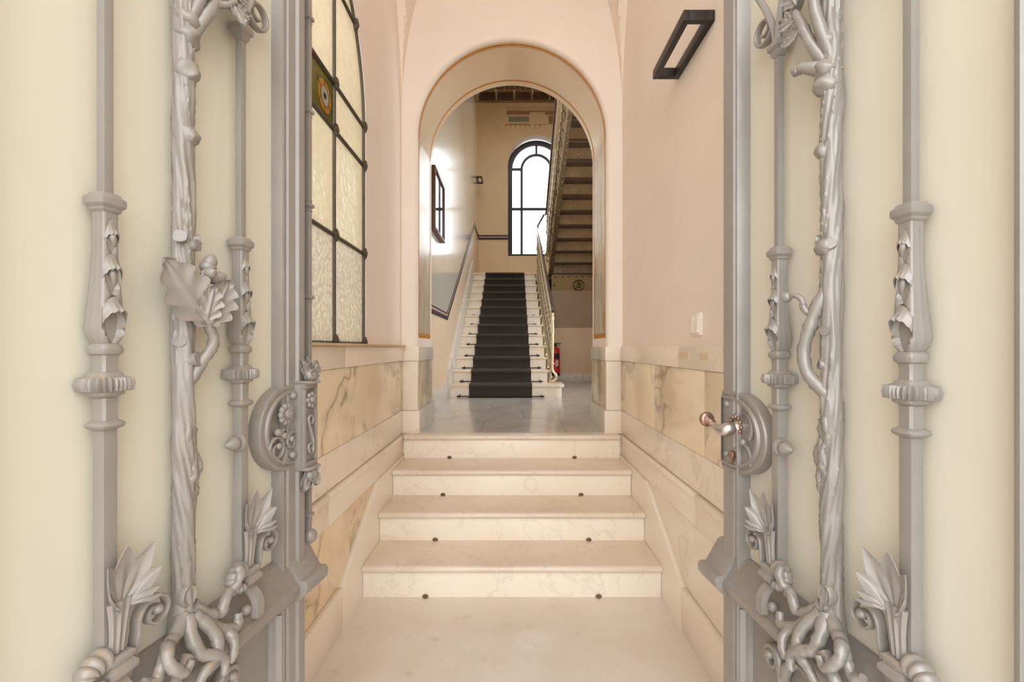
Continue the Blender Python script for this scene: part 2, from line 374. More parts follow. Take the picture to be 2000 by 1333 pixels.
# --- marble dado of the passage
def slab(poly, face, sx, mat, parent, name, back=.80, bevel=.0025):
    def fn(a, z, d): return (sx*d, a, z)
    return MB().prism(poly, fn, face, back).build(name, M[mat], parent, bevel=bevel, smooth=30)
def rect(y0, y1, z0, z1): return [(y0,z0),(y1,z0),(y1,z1),(y0,z1)]
Y0 = .43; Y1 = YE-.034
for sx, W in ((-1, wl), (1, wr)):
    for a, b in ((Y0, 1.2), (1.202, 2.1), (2.102, Y1)): slab(rect(a, b, 1.164, 1.262), .768, sx, 'm_cap', W, 'cap_slab')
    for a, b in (((Y0, 1.50), (1.502, Y1+.01)) if sx < 0 else ((Y0, 1.18), (1.182, 1.834), (1.836, 2.48), (2.482, Y1+.01))): slab(rect(a, b, .813, 1.162), .776, sx, 'm_vein', W, 'marble_slab', bevel=.0012)
    for a, b in ((Y0, 1.45), (1.452, Y1)): slab(rect(a, b, .652, .811), .774, sx, 'm_plain', W, 'band_slab')
    for a, b in ((Y0, 1.9), (1.902, Y1)):
        slab(rect(a, b, .508, .622), .764, sx, 'm_plain', W, 'band_slab')
        MB().prism([(.757,.622),(.757,.634),(.764,.644),(.80,.644),(.80,.622)], lambda p, q, d: (sx*p, d, q), a, b).build('moulded_edge', M['m_cap'], W, bevel=.001)
    slab([(Y0,.197),(2.022,.194),(2.566,.506),(Y0,.506)], .772, sx, 'm_rust' if sx < 0 else 'm_plain', W, 'triangle_slab', bevel=.0015)
    slab([(Y0,0),(2.024,0),(2.024,.190),(Y0,.193)], .752, sx, 'm_plain', W, 'base_slab')
    slab([(2.026,0),(Y1+.01,0),(Y1+.01,.505),(2.572,.505),(2.026,.190)], .752, sx, 'm_plain', W, 'stringer_slab')
MB().box(-.80, -.748, Y0, YE-.04, 1.263, 1.276).build('window_sill', M['sill'], wl, bevel=.003)
# residue of two removed labels on the right cap
for y0, y1 in ((1.98, 2.10), (1.78, 1.86)):
    MB().box(.7665, .769, y0, y1, 1.205, 1.235).build('tape_residue', M['tape'], wr)

# --- four marble steps
FR = [2.268, 2.56, 2.85, 3.15]; RI = .162
st = thing('marble_steps', 'four worn cream marble steps between the veined dado walls', 'steps', (0, 2.27, 0))
def nosed(x0, x1, yf, yb, zt, th, rn, seg=6):          # slab with a rounded front edge
    prof = [(yb, zt-th), (yf+rn*.6, zt-th)] + [(yf+rn-rn*cos(a), zt-rn-rn*sin(a)*(1 if th > 2*rn else 1)) for a in [-pi/2*0+pi*.45*(1-i/seg) for i in range(seg+1)]][0:0]
    n = 8
    prof = [(yb, zt-th)] + [(yf+th/2-th/2*sin(pi*i/n), zt-th/2-th/2*cos(pi*i/n)) for i in range(n+1)] + [(yb, zt)]
    return MB().prism(prof, lambda p, q, d: (d, p, q), x0, x1)
for k in range(4):
    zt = RI*(k+1); yb = FR[k+1]+.03 if k < 3 else YE-.001
    nosed(-.750, .750, FR[k], yb, zt, .036, .018).build('tread', M['tread'], st, smooth=40)
    MB().box(-.750, .750, FR[k]+.022, FR[k]+.06, RI*k, zt-.036).build('riser', M['riser'], st, bevel=.001)
    for x in (-.435, .435):
        e = MB(); e.lathe([(.004,0),(.015,.001),(.016,.005),(.008,.009),(.006,.018),(.0,.02)], (x, 0, 0), 10, 'z')
        e.map(lambda a, b, c: (a, FR[k]+.021-c*.9, RI*k+.006+b*.7))
        e.build('rod_eye', M['rust'], st)
MB().box(-.75, .75, 2.32, YE-.002, -.06, .1).build('step_core', M['grout'], st)

# ================================================================ LEADED WINDOW
w1 = thing('window_1', 'tall leaded window with amber roundels in an arched opening', 'window', (-.8, WC, WZ0), kind='structure')
GX = -.808
cols = [WC-.81, WC-.405, WC, WC+.405, WC+.81]; zrow = [1.268, 1.765, 2.24, 2.45, 2.91, 3.3]
def top_at(y): return WS + sqrt(max(0, WR**2-(y-WC)**2))
def clip_cell(y0, y1, z0, z1, n=12):
    ys = [y0+(y1-y0)*i/n for i in range(n+1)]
    up = [(y, min(z1, top_at(y))) for y in ys]
    if all(z <= z0+.01 for _, z in up): return None
    return [(y, z0) for y, z in up if z > z0+.004] + [(y, z) for y, z in reversed(up) if z > z0+.004]
for i in range(4):
    for j in range(5):
        poly = clip_cell(cols[i], cols[i+1], zrow[j], zrow[j+1])
        if not poly: continue
        stained = j == 2 and i in (1, 2)
        m = 'wg_green' if stained else ('wg_rough' if j == 0 else 'wg_plain')
        pane = MB().prism(poly, lambda a, z, d: (d, a, z), GX-.004, GX+.001).build('pane', M[m], w1)
        if stained:
            yc0 = cols[i]+.10 if i == 1 else cols[i]+.10
            for yc in ((cols[i]+.10, cols[i]+.305)):
                zc = 2.338
                def disc(r0, r1, mat, x, nm):
                    mm = MB(); n = 28
                    mm.loft([[(x, yc+r*cos(2*pi*q/n), zc+r*sin(2*pi*q/n)) for q in range(n)] for r in (r0, r1)], cap=False)
                    mm.loft([[(xx, yc+r1*cos(2*pi*q/n), zc+r1*sin(2*pi*q/n)) for q in range(n)] for xx in (x, GX)], cap=False)
                    mm.build(nm, M[mat], pane)
                disc(.042, .072, 'wg_yellow', GX+.0030, 'amber_ring'); disc(.012, .042, 'wg_white', GX+.0036, 'opal_disc'); disc(.0005, .0125, 'wg_dark', GX+.0042, 'dark_eye')
                for rr in (.042, .072, .0125):
                    MB().tube([(GX+.0045, yc+rr*cos(2*pi*q/24), zc+rr*sin(2*pi*q/24)) for q in range(25)], .0014, 5).build('lead_ring', M['lead'], pane)
                for q in range(6):
                    a = pi/6+q*pi/3
                    e = .072 if abs(sin(a)) > .9 else .098
                    MB().tube([(GX+.004, yc+.043*cos(a), zc+.043*sin(a)), (GX+.004, yc+e*cos(a), zc+e*sin(a))], .0012, 5).build('lead_line', M['lead'], pane)
def came(pts, name='lead_bar'):
    mm = MB(); mm.tube(pts, .0105, 8, up=(1,0,0))
    mm.build(name, M['lead'], w1)
for y in cols[1:4]: came([(GX+.003, y, 1.268), (GX+.003, y, top_at(y))])
for z in zrow[1:5]:
    h = WR if z < WS else sqrt(max(0, WR**2-(z-WS)**2)); came([(GX+.003, WC-h, z), (GX+.003, WC+h, z)])
came([(GX+.003, WC-WR+.006, 1.268)] + [(GX+.003, y, z) for y, z in arc(WC, WS, WR-.006, 48)] + [(GX+.003, WC+WR-.006, 1.268)], 'frame_bar')
came([(GX+.003, WC-WR, 1.276), (GX+.003, WC+WR, 1.276)], 'frame_bar')
boss_me = None
def boss(y, z):
    global boss_me
    if boss_me is None:
        mm = MB()
        mm.ball((0,0,0), .022, .7, 1, 1.15, 12); mm.v = [(x, y*(1+.25*cos(4*math.atan2(z, y))), z*(1+.25*cos(4*math.atan2(z, y)))) for x, y, z in mm.v]
        o = mm.build('lead_knot', M['lead'], w1); boss_me = o.data
    else: o = link('lead_knot', boss_me, w1)
    o.location = (GX+.012, y, z)
for z in zrow[1:5]:
    for y in cols[1:4]: boss(y, z)
    h = WR-.006 if z < WS else sqrt(max(0, (WR-.006)**2-(z-WS)**2)); boss(WC+h, z); boss(WC-h, z)
for y in cols[1:4]+[WC+WR-.006]: boss(y, 1.285)

# ================================================================ STAIR HALL SHELL
HX0, HX1, HB, HT = -.79, 2.0, 10.7, 9.3
NS = 13; RH = .161; TD = .2875; SY = 5.54          # main flight
LAND = LZ + NS*RH; TOPY = SY + (NS-1)*TD           # half landing level, its front edge
hf = thing('floor_hall', 'grey marble floor slabs before the carpeted stair', 'floor', (0, 4.5, LZ), kind='structure')
MB().box(HX0-.1, HX1, YE+.005, HB, LZ-.12, LZ-.006).build('floor_bed', M['grout'], hf)
random.seed(3); y = YE+.002; r = 0
while y < 8.0:
    y1 = min(y+.62, 8.05); x = HX0-.05-(.0, .31)[r % 2]
    while x < HX1:
        a, b = max(x, HX0-.02), min(x+.62, HX1)
        if b-a > .02: MB().box(a+.0008, b-.0008, y+.0008, y1-.0008, LZ-.02, LZ).build('floor_slab', M['tile'], hf)
        x += .62
    y = y1; r += 1
# left wall: upper gloss paint, lower tan paint, split by the painted rail
rail = [(YB, 1.648), (5.51, 1.648), (9.6, 3.86), (HB, 3.86)]
wsl = thing('wall_stair_left', 'stair hall wall with glossy upper paint and a sloping rail', 'wall', (HX0, 7, LZ), kind='structure')
def fl_(a, z, d): return (HX0-d, a, z)
MB().prism([(YB-.3, LZ-.1), (HB+.2, LZ-.1), (HB+.2, 3.86)] + [(9.6,3.86),(5.51,1.648),(YB-.3,1.648)], fl_, 0, .15).build('lower_paint', M['hall_low'], wsl)
MB().prism([(YB-.3, 1.648),(5.51,1.648),(9.6,3.86),(HB+.2,3.86),(HB+.2,HT),(YB-.3,HT)], fl_, 0, .15).build('upper_paint', M['hall_high'], wsl)
def strip(path, off0, off1, proud, mat, parent, nm='trim_stripe'):
    lo, hi = [], []
    for i, (a, z) in enumerate(path):
        ns = []
        for p, q in ((path[max(i-1,0)], path[i]), (path[i], path[min(i+1,len(path)-1)])):
            if p != q:
                l = math.hypot(q[0]-p[0], q[1]-p[1]); ns.append((-(q[1]-p[1])/l, (q[0]-p[0])/l))
        n = (sum(k[0] for k in ns)/len(ns), sum(k[1] for k in ns)/len(ns)); l2 = n[0]**2+n[1]**2
        lo.append((a+n[0]/l2*off0, z+n[1]/l2*off0)); hi.append((a+n[0]/l2*off1, z+n[1]/l2*off1))
    mm = MB()
    for i in range(len(path)-1):
        mm.prism([lo[i], lo[i+1], hi[i+1], hi[i]], lambda a, z, d: (HX0+d, a, z), -.002, proud)
    return mm.build(nm, M[mat], parent)
strip(rail, -.055, -.01, .010, 'trim_dark', wsl); strip(rail, -.01, .014, .006, 'trim_pale', wsl); strip(rail, .014, .03, .008, 'trim_dark', wsl)
MB().box(HX0-.02, HX0+.014, YB+.01, SY-.012, LZ, LZ+.17).build('base_slab', M['m_grey'], wsl, bevel=.003)
sk = [(SY-.01, LZ), (TOPY+.1, LAND-.12), (TOPY+.1, LAND+.2), (HB, LAND+.2), (HB, LAND), (TOPY+.12, LAND)]
MB().prism([(SY-.01, LZ), (TOPY+.05, LAND-.26), (TOPY+.05, LAND+.22), (TOPY-.1, LAND+.22), (SY+.02, LZ+.36), (SY-.01, LZ+.18)], lambda a, z, d: (HX0+d, a, z), -.01, .034).build('stair_skirting', M['m_grey'], wsl, bevel=.002)
# back wall with the tall stair window
VC, VR, VS, VZ = .585, .68, 5.58, 3.42
mb = MB(); arch_wall(mb, fXZ, HX0-.2, HX1+.2, LZ-.1, HT, VC, VR, VS, VZ, HB, HB+.32)
wsb = struct('wall_stair_back', mb, M['hall_back'], 'buff end wall of the stairwell around the tall window', 'wall', smooth=40)
wsb.data.materials.append(M['reveal'])
for p in wsb.data.polygons:
    if HB+.01 < p.center.y < HB+.31 and VC-VR-.01 < p.center.x < VC+VR+.01 and VZ-.01 < p.center.z < VS+VR+.01: p.material_index = 1
for z0, z1, pr, m in ((3.80,3.85,.01,'trim_dark'),(3.85,3.875,.006,'trim_pale'),(3.875,3.91,.01,'trim_dark')):
    MB().box(HX0, VC-VR, HB-pr, HB+.01, z0, z1).build('trim_stripe', M[m], wsb)
MB().box(VC-VR-.012, VC-VR+.004, HB-.004, HB+.01, LAND, VZ).build('paint_edge', M['stain_pale'], wsb)
struct('wall_stair_right', arch_wall(MB(), lambda a, z, d: (d, a, z), YB-.3, HB+.2, LZ-.1, HT, 5.6, 1.1, 3.0, 1.0, HX1, HX1+.15), M['hall_low'], 'tan side wall of the stair hall', 'wall')
w3 = thing('window_added', 'unseen window added to brighten the stair hall', 'window', (HX1+.1, 5.6, 1.5), kind='structure')  # out of view, added to let more daylight into the hall
MB().prism([(4.5,1.0),(6.7,1.0)]+arc(5.6, 3.0, 1.1, 30, 0, pi), lambda a, z, d: (d, a, z), HX1+.09, HX1+.095).build('pane', M['clear'], w3)
MB().box(HX1+.07, HX1+.12, 5.57, 5.63, 1.0, 4.1).build('mullion', M['navy'], w3)
MB().box(HX1+.07, HX1+.12, 4.5, 6.7, 2.97, 3.03).build('cross_bar', M['navy'], w3)
mb = MB()
for a in ((HX0-.15, -.6, YB-.3, HB+.3), (1.8, HX1+.15, YB-.3, HB+.3), (-.6, 1.8, YB-.3, 4.3), (-.6, 1.8, 8.7, HB+.3)): mb.box(a[0], a[1], a[2], a[3], HT, HT+.15)
struct('ceiling_stair', mb, M['reveal'], 'stairwell ceiling with an unseen roof opening added for light', 'ceiling')  # the roof opening is unseen, added to brighten the stairwell
# cupboard wall below the half landing
wu = struct('wall_under', MB().box(.5, HX1, 8.0, 8.12, LZ-.02, 2.2), M['hall_low'], 'tan partition below the stair landing with a dark upper field', 'wall')
MB().box(.5, HX1, 7.992, 8.01, 1.61, 2.2).build('upper_field', M['hall_dark'], wu)
MB().box(.5, HX1, 7.982, 8.01, LZ, LZ+.155).build('base_slab', M['m_grey'], wu, bevel=.003)
MB().box(.5, HX1, 8.0, TOPY+.1, 2.2, 2.26).build('cupboard_top', M['hall_dark'], wu)
MB().box(.5, .54, 8.1, TOPY+.1, LZ, 2.2).build('cupboard_side', M['hall_low'], wu)

# --- tall stair window
w2 = thing('window_2', 'navy framed arched stair window filled with white daylight', 'window', (VC, HB+.25, VZ), kind='structure')
WY0, WY1 = HB+.20, HB+.26
def frame_arch(r0, r1, z0, y0, y1, nm, zs=VS-.05):
    o = [(VC-r1, z0)] + arc(VC, zs, r1, 40) + [(VC+r1, z0)]; i = [(VC-r0, z0)] + arc(VC, zs, r0, 40) + [(VC+r0, z0)]
    rings = [[(x, y0, z) for x, z in o], [(x, y0, z) for x, z in i], [(x, y1, z) for x, z in i], [(x, y1, z) for x, z in o]]
    MB().loft(rings+[rings[0]], cap=False, close=False).build(nm, M['navy'], w2)
frame_arch(.575, .70, VZ, WY0, WY1, 'outer_frame'); frame_arch(.325, .385, VZ, WY0+.01, WY1, 'inner_frame')
for x0, x1, z0, z1, nm in ((VC-.68, VC+.68, VZ-.02, VZ+.09, 'bottom_rail'), (VC-.6, VC+.6, 4.555, 4.62, 'cross_bar'), (VC-.6, VC-.35, VS-.07, VS-.01, 'cross_bar'), (VC+.35, VC+.6, VS-.07, VS-.01, 'cross_bar'), (VC-.026, VC+.026, VS+.3, VS+.55, 'top_bar')):
    MB().box(x0, x1, WY0+.012, WY1, z0, z1).build(nm, M['navy'], w2)
def pane2(poly): MB().prism(poly, fXZ, WY0+.03, WY0+.036).build('pane', M['clear'], w2)
pane2([(VC-.34, VZ+.09), (VC+.34, VZ+.09), (VC+.34, 4.56), (VC-.34, 4.56)])
pane2([(VC-.34, 4.61)] + arc(VC, VS-.05, .34, 24) + [(VC+.34, 4.61)])
for sx in (-1, 1):
    for z0, z1 in ((VZ+.09, 4.56), (4.61, VS-.06)): pane2([(VC+sx*.37, z0), (VC+sx*.58, z0), (VC+sx*.58, z1), (VC+sx*.37, z1)])
    a = arc(VC, VS-.05, .37, 14, pi/2+sx*-.02, 0 if sx > 0 else pi); b = arc(VC, VS-.05, .58, 14, pi/2+sx*-.02, 0 if sx > 0 else pi)
    pane2(a + b[::-1])

# ================================================================ MAIN FLIGHT
sf = thing('main_staircase', 'straight cream marble flight rising to the tall window', 'staircase', (-.14, SY, LZ))
SX0, SX1 = HX0+.035, .475
for k in range(NS):
    zt = LZ+RH*(k+1); yf = SY+TD*k; yb = yf+TD+.03 if k < NS-1 else yf+.3
    if k == 0:                                   # curtail step with a rounded right end
        def outline(e, x1, yf_): return [(SX0, yf_), (x1-.10, yf_)] + [(x1-.10+.10*sin(a), yf_+.10-.10*cos(a)) for a in [pi/2*i/8 for i in range(1, 9)]] + [(x1, yf+.42), (SX0, yf+.42)]
        MB().prism(outline(0, .60+.045, yf), fXY, zt-.036, zt).build('tread', M['nose'], sf, bevel=.006)
        MB().prism(outline(0, .60+.02, yf+.02), fXY, LZ, zt-.036).build('riser', M['riser'], sf)
    else:
        nosed(SX0, SX1, yf, yb, zt, .034, .017).build('tread', M['nose'], sf, smooth=40)
        MB().box(SX0, SX1-.02, yf+.022, yf+.05, zt-RH, zt-.034).build('riser', M['riser'], sf)
MB().prism([(SY+.06, LZ), (TOPY+.3, LZ), (TOPY+.3, LAND-.05)], lambda a, z, d: (d, a, z-.012), SX0, SX1-.03).build('stair_body', M['m_cap'], sf)
# half landing
hl = thing('stair_landing', 'half landing with a riveted cream iron edge beam and rosette', 'landing', (.6, TOPY+.8, LAND))
MB().box(HX0+.036, HX1-.004, TOPY+.301, HB-.004, LAND-.08, LAND).build('landing_slab', M['m_plain'], hl)
MB().box(.5, HX1-.004, TOPY+.02, TOPY+.3, LAND-.05, LAND).build('landing_edge', M['m_plain'], hl)
fa = MB().box(.78, HX1-.004, TOPY-.02, TOPY+.02, 2.30, 2.68).build('edge_beam', M['fascia'], hl)
MB().box(.78, HX1-.004, TOPY-.045, TOPY+.02, 2.665, 2.70).build('beam_moulding', M['bronze_d'], hl)
MB().box(.78, HX1-.004, TOPY+.0, HB-.004, 2.27, 2.30).build('landing_soffit', M['hall_dark'], hl)
riv = None
for i in range(9):
    for z in (2.315, 2.65):
        if riv is None: o = MB().ball((0,0,0), .016, 1, .7, 1, 6).build('rivet', M['bronze_d'], fa); riv = o.data
        else: o = link('rivet', riv, fa)
        o.location = (.86+i*.135, TOPY-.024, z)
for xc in (1.31, 1.85):
    ro = MB().lathe([(.005,-.02),(.03,-.03),(.035,-.02),(.06,-.012),(.062,0)], (xc, TOPY-.02, 2.485), 16, 'y').build('rosette', M['bronze_d'], hl)
    MB().tube([(xc+.105*cos(2*pi*q/32), TOPY-.028, 2.485+.105*sin(2*pi*q/32)) for q in range(33)], .013, 8).build('rosette_ring', M['bronze_d'], ro)
    for q in range(8):
        a = 2*pi*q/8; MB().ball((xc+.075*cos(a), TOPY-.03, 2.485+.075*sin(a)), .018, 1, .7, 1, 6).build('rosette_petal', M['bronze'], ro)
MB().ball((.83, TOPY-.025, 2.49), .025, 1, .6, 1, 6).build('bolt', M['bronze_d'], hl)

# --- carpet runner
CX0, CX1 = -.525, .245
path = [(SY-.02, LZ+.006), (SY+.012, LZ+.008)]
for k in range(NS):
    zt = LZ+RH*(k+1); yf = SY+TD*k
    path += [(yf+.014, zt-.05), (yf-.004, zt-.036), (yf-.010, zt-.018), (yf-.004, zt-.002), (yf+.014, zt+.008)]
    path += [(yf+TD+.004, zt+.008)] if k < NS-1 else [(yf+.9, zt+.008)]
mb = MB(); mb.loft([[(CX0, y, z), (CX1, y, z), (CX1, y+.006, z-.006), (CX0, y+.006, z-.006)] for y, z in path])
tag(mb.build('stair_carpet', M['carpet'], smooth=60), 'dark umber carpet runner down the middle of the stair', 'carpet')
ords = ['lowest', 'second', 'third', 'fourth', 'fifth', 'sixth', 'seventh', 'eighth']
for k in range(8):
    y, z = SY+TD*k+(.012 if k else .004), LZ+RH*k+.016
    t = thing('stair_rod', 'dark iron carpet rod, %s from the hall floor' % ords[k] if k else 'dark iron carpet rod, lowest one at the hall floor', 'stair rod', ((CX0+CX1)/2, y, z), 'rods holding the stair carpet')
    MB().tube([(CX0-.13, y, z), (CX1+.13, y, z)], .006, 8).build('rod', M['black'], t)
    for x, s in ((CX0-.13, -1), (CX1+.13, 1)):
        MB().lathe([(.0,-.022),(.008,-.012),(.012,0),(.008,.012),(.0,.024)], (x, y, z), 8, 'x').build('finial', M['black'], t)
        MB().box(x-s*.02-.006, x-s*.02+.006, y-.004, y+.012, z-.02, z+.022).build('bracket', M['black'], t)

# ================================================================ RAILINGS AND IRON FLIGHT
def spiral(cx, cy, r0, r1, a0, turns, n=30):
    return [(cx+(r0+(r1-r0)*i/n)*cos(a0+turns*2*pi*i/n), cy+(r0+(r1-r0)*i/n)*sin(a0+turns*2*pi*i/n)) for i in range(n+1)]
BAL = [(.006,-.12),(.018,-.115),(.018,-.09),(.010,-.07),(.009,.0),(.016,.01),(.016,.03),(.009,.05),(.008,.18),(.014,.2),(.02,.235),(.014,.27),(.008,.29),(.008,.42),(.015,.44),(.024,.48),(.015,.52),(.008,.54),(.008,.66),(.014,.68),(.014,.70),(.008,.72),(.008,.84)]
bal_me = MB().lathe(BAL, (0,0,0), 8).build('baluster', M['bronze']).data
bpy.data.objects.remove(bpy.data.objects['baluster'])
scr_me = []
for s, zc in ((1, .14), (-1, .36), (1, .60)):
    p = spiral(0, zc, .085, .016, s*pi/2, 1.5*s, 30); scr_me.append(MB().tube([(0, a, b) for a, b in p], [.009]*27+[.011,.014,.014,.008], 6, up=(1,0,0)).build('iron_scroll', M['bronze']).data)
    bpy.data.objects.remove(bpy.data.objects['iron_scroll'])
rl = thing('lower_railing', 'bronzed iron railing with dark handrail beside the carpeted stair', 'railing', (.5, SY+.3, LZ+RH))
RX = .50
def zs_low(y): return LZ+RH+(y-SY)/TD*RH
y = SY+.30
i = 0
while y < TOPY+.02:
    o = link('baluster', bal_me, rl); o.location = (RX, y, zs_low(y)); o.matrix_parent_inverse = Matrix.Translation(-Vector(rl.location))
    if y+TD/4 < TOPY:
        for me_ in scr_me: o = link('iron_scroll', me_, rl); o.location = (RX, y+TD/4, zs_low(y+TD/4)+.02)
    y += TD/2; i += 1
for k in range(1, NS):                          # pale brackets at the step ends
    yf = SY+TD*k; zt = LZ+RH*(k+1)
    MB().lathe([(.0,-.15),(.015,-.148),(.012,-.12),(.009,-.06),(.012,-.04),(.016,-.034)], (SX1+.012, yf+.03, zt), 8).build('step_bracket', M['brass'], rl)
hr = [(RX, SY+.02, 1.70), (RX, SY+.10, 1.765), (RX, SY+.4, 1.93), (RX, TOPY-.2, 3.50), (RX, TOPY+.02, 3.62), (RX, TOPY+.12, 3.67), (.53, TOPY+.2, 3.74), (.59, TOPY+.22, 3.85), (.645, TOPY+.12, 3.93)]
def smooth_path(pts, n=6):
    P = [Vector(p) for p in pts]; out = []
    for i in range(len(P)-1):
        a, b, c, d = P[max(i-1,0)], P[i], P[i+1], P[min(i+2,len(P)-1)]
        for k in range(n):
            t = k/n; out.append(.5*((2*b)+(c-a)*t+(2*a-5*b+4*c-d)*t*t+(3*b-a-3*c+d)*t**3))
    return out+[P[-1]]
MB().tube(smooth_path(hr), .024, 10, .8).build('handrail', M['wood_rail'], rl)
MB().tube([(RX, SY+.25, zs_low(SY+.25)+.02), (RX, TOPY, zs_low(TOPY)+.02)], .009, 6).build('lower_rail', M['bronze'], rl)
# starting post: a pale cane that curls at its foot
px_ = [(RX-.005, SY+.05, 1.72), (RX, SY+.06, 1.5), (RX-.002, SY+.06, 1.2), (RX-.005, SY+.06, 1.02), (RX+.005, SY+.06, .97), (RX+.035, SY+.05, .93), (RX+.045, SY+.05, .895), (RX+.025, SY+.05, .86), (RX-.01, SY+.06, .845), (RX-.03, SY+.08, .83)]
po = MB().tube(smooth_path(px_), .016, 10).build('newel_cane', M['brass'], rl)
for z in (1.62, 1.45, 1.06): MB().lathe([(.014,-.012),(.022,-.006),(.022,.006),(.014,.012)], (RX, SY+.06, z), 10).build('cane_ring', M['brass'], po)

# --- upper iron flight, rising towards the viewer
uf = thing('upper_staircase', 'bronzed iron flight seen from below with ribbed tan soffit', 'staircase', (1.4, 7.2, LAND))
UX0, UX1 = .80, HX1-.004
NU = 13
MB()
bead = None
for k in range(1, NU+1):
    yk = TOPY - TD*(k-1); z0 = LAND+RH*(k-1)
    rp = MB().box(UX0, UX1, yk-.012, yk, z0-.035, z0+RH).build('riser_plate', M['soffit'], uf)
    MB().box(UX0, UX1, yk-TD-.0, yk+.03, z0+RH-.0, z0+RH+.03).build('tread_plate', M['tread_under'], uf)
    MB().box(UX0, UX1, yk-.05, yk-.012, z0-.036, z0-.014).build('nosing_bar', M['tread_under'], uf)
    for xo in (1.0, 1.5):
        for dz in (.03, .075, .12):
            if bead is None: o = MB().ball((0,0,0), .013, 1, .8, 1, 5).build('bead', M['bronze'], rp); bead = o.data
            else: o = link('bead', bead, rp)
            o.location = (xo+.012*sin(dz*60), yk-.018, z0+dz)
slope = RH/TD
def zlow(y): return LAND-.06+(TOPY-y)*slope
ye = TOPY-TD*NU
sg = MB().prism([(TOPY+.02, zlow(TOPY+.02)), (TOPY+.02, zlow(TOPY+.02)+.41), (ye, zlow(ye)+.41), (ye, zlow(ye))], lambda a, z, d: (d, a, z), .735, .80).build('stringer', M['bronze_d'], uf, bevel=.004)
for off, r in ((.0, .016), (.41, .022), (.05, .007), (.36, .007)):
    MB().tube([(.728, TOPY, zlow(TOPY)+off), (.728, ye, zlow(ye)+off)], r, 8).build('stringer_moulding', M['bronze'], uf)
y = TOPY-.1; q = 0; rel = None; rel2 = None
while y > ye:
    if rel is None:
        mm = MB(); p = spiral(0, 0, .10, .02, 0, 1.4, 30); mm.tube([(0, a, b) for a, b in p], [.016-.008*i/30 for i in range(28)]+[.014,.018,.010], 6, up=(1,0,0))
        o = mm.build('scroll_relief', M['bronze'], uf); rel = o.data
    else: o = link('scroll_relief', rel, uf); 
    o.matrix_parent_inverse = Matrix.Translation(-Vector(uf.location))
    o.location = (.728, y, zlow(y)+.18); o.rotation_euler = (pi*(q % 2)+.5, 0, 0)
    for dy in (0, .1):
        if rel2 is None: o = MB().ball((0,0,0), .009, 1, 1, 1, 5).build('rivet', M['bronze'], uf); rel2 = o.data
        else: o = link('rivet', rel2, uf)
        o.matrix_parent_inverse = Matrix.Translation(-Vector(uf.location)); o.location = (.77, y+dy, zlow(y+dy)-.002)
    y -= .2; q += 1
ur = thing('upper_railing', 'shiny bronzed balustrade of the upper iron flight', 'railing', (.69, 8, LAND+.4))
URX = .685
y = TOPY-.06
while y > ye:
    o = link('baluster', bal_me, ur); o.matrix_parent_inverse = Matrix.Translation(-Vector(ur.location)); o.location = (URX, y, zlow(y)+.34)
    for me_ in scr_me: o = link('iron_scroll', me_, ur); o.location = (URX, y-.06, zlow(y-.06)+.38)
    for me_ in scr_me: o = link('iron_scroll', me_, ur); o.location = (URX+.028, y-.12, zlow(y-.12)+.40)
    y -= .13
top = [(.645, TOPY+.12, 3.93)] + [(.668, yy, zlow(yy)+1.17) for yy in (TOPY-.1, TOPY-.6, TOPY-1.6, TOPY-2.6, ye)]
MB().tube(smooth_path(top), .024, 10, .8).build('handrail', M['wood_rail'], ur)
MB().tube([(URX, TOPY, zlow(TOPY)+.44), (URX, ye, zlow(ye)+.44)], .026, 6).build('lower_rail', M['bronze'], ur)
mm = MB(); p = spiral(TOPY+.02, 3.13, .12, .025, pi/2, 1.4, 36); mm.tube([(.63, a, b) for a, b in p], [.015-.006*i/36 for i in range(37)], 6, up=(1,0,0)); mm.map(lambda a, b, c: (.60+(b-TOPY)*.7, TOPY+.05, c)); mm.build('landing_scroll', M['bronze'], ur)
for i in range(5):
    MB().tube([(.53+.0*i, TOPY+.16, LAND+.02+.15*i), (.67, TOPY+.04, LAND+.10+.19*i)], .006, 6).build('landing_bar', M['bronze'], ur)
MB().tube([(.53, TOPY+.16, LAND), (.53, TOPY+.18, 3.70)], .012, 8).build('landing_post', M['bronze'], ur)
# first-floor slab above the hall
MB()
struct('ceiling_hall', MB().box(HX0+.002, HX1-.002, YB+.002, ye-.02, LAND+RH*NU-.16, LAND+RH*NU), M['reveal'], 'plain soffit over the front of the stair hall', 'ceiling')

# --- coffered underside of the landing above
cl = thing('coffered_landing', 'brown coffered iron landing overhead against the end wall', 'landing', (.6, 10, 7.0))
ZC = 7.03
MB().box(HX0, HX1, TOPY, HB, ZC+.12, ZC+.2).build('landing_plate', M['coffer'], cl)
for yy in (10.62, 10.16, 9.70, 9.24):
    MB().box(HX0, HX1, yy, yy+.06, ZC, ZC+.12).build('cross_beam', M['bronze_d'], cl)
    MB().box(HX0, HX1, yy-.015, yy+.075, ZC-.012, ZC+.006).build('beam_flange', M['bronze_d'], cl)
xs = [-.78, -.36, .05, .46, .87, 1.28, 1.69]
dent = None; pend = None
for xb in xs:
    MB().box(xb-.02, xb+.02, TOPY, HB, ZC, ZC+.12).build('rib', M['bronze'], cl)
    for yy in (10.19, 9.73):
        if pend is None: o = MB().lathe([(.0,-.07),(.012,-.065),(.02,-.045),(.012,-.03),(.03,-.015),(.035,0)], (0,0,0), 10).build('pendant', M['bronze'], cl); pend = o.data
        else: o = link('pendant', pend, cl)
        o.matrix_parent_inverse = Matrix.Translation(-Vector(cl.location)); o.location = (xb, yy, ZC-.01)
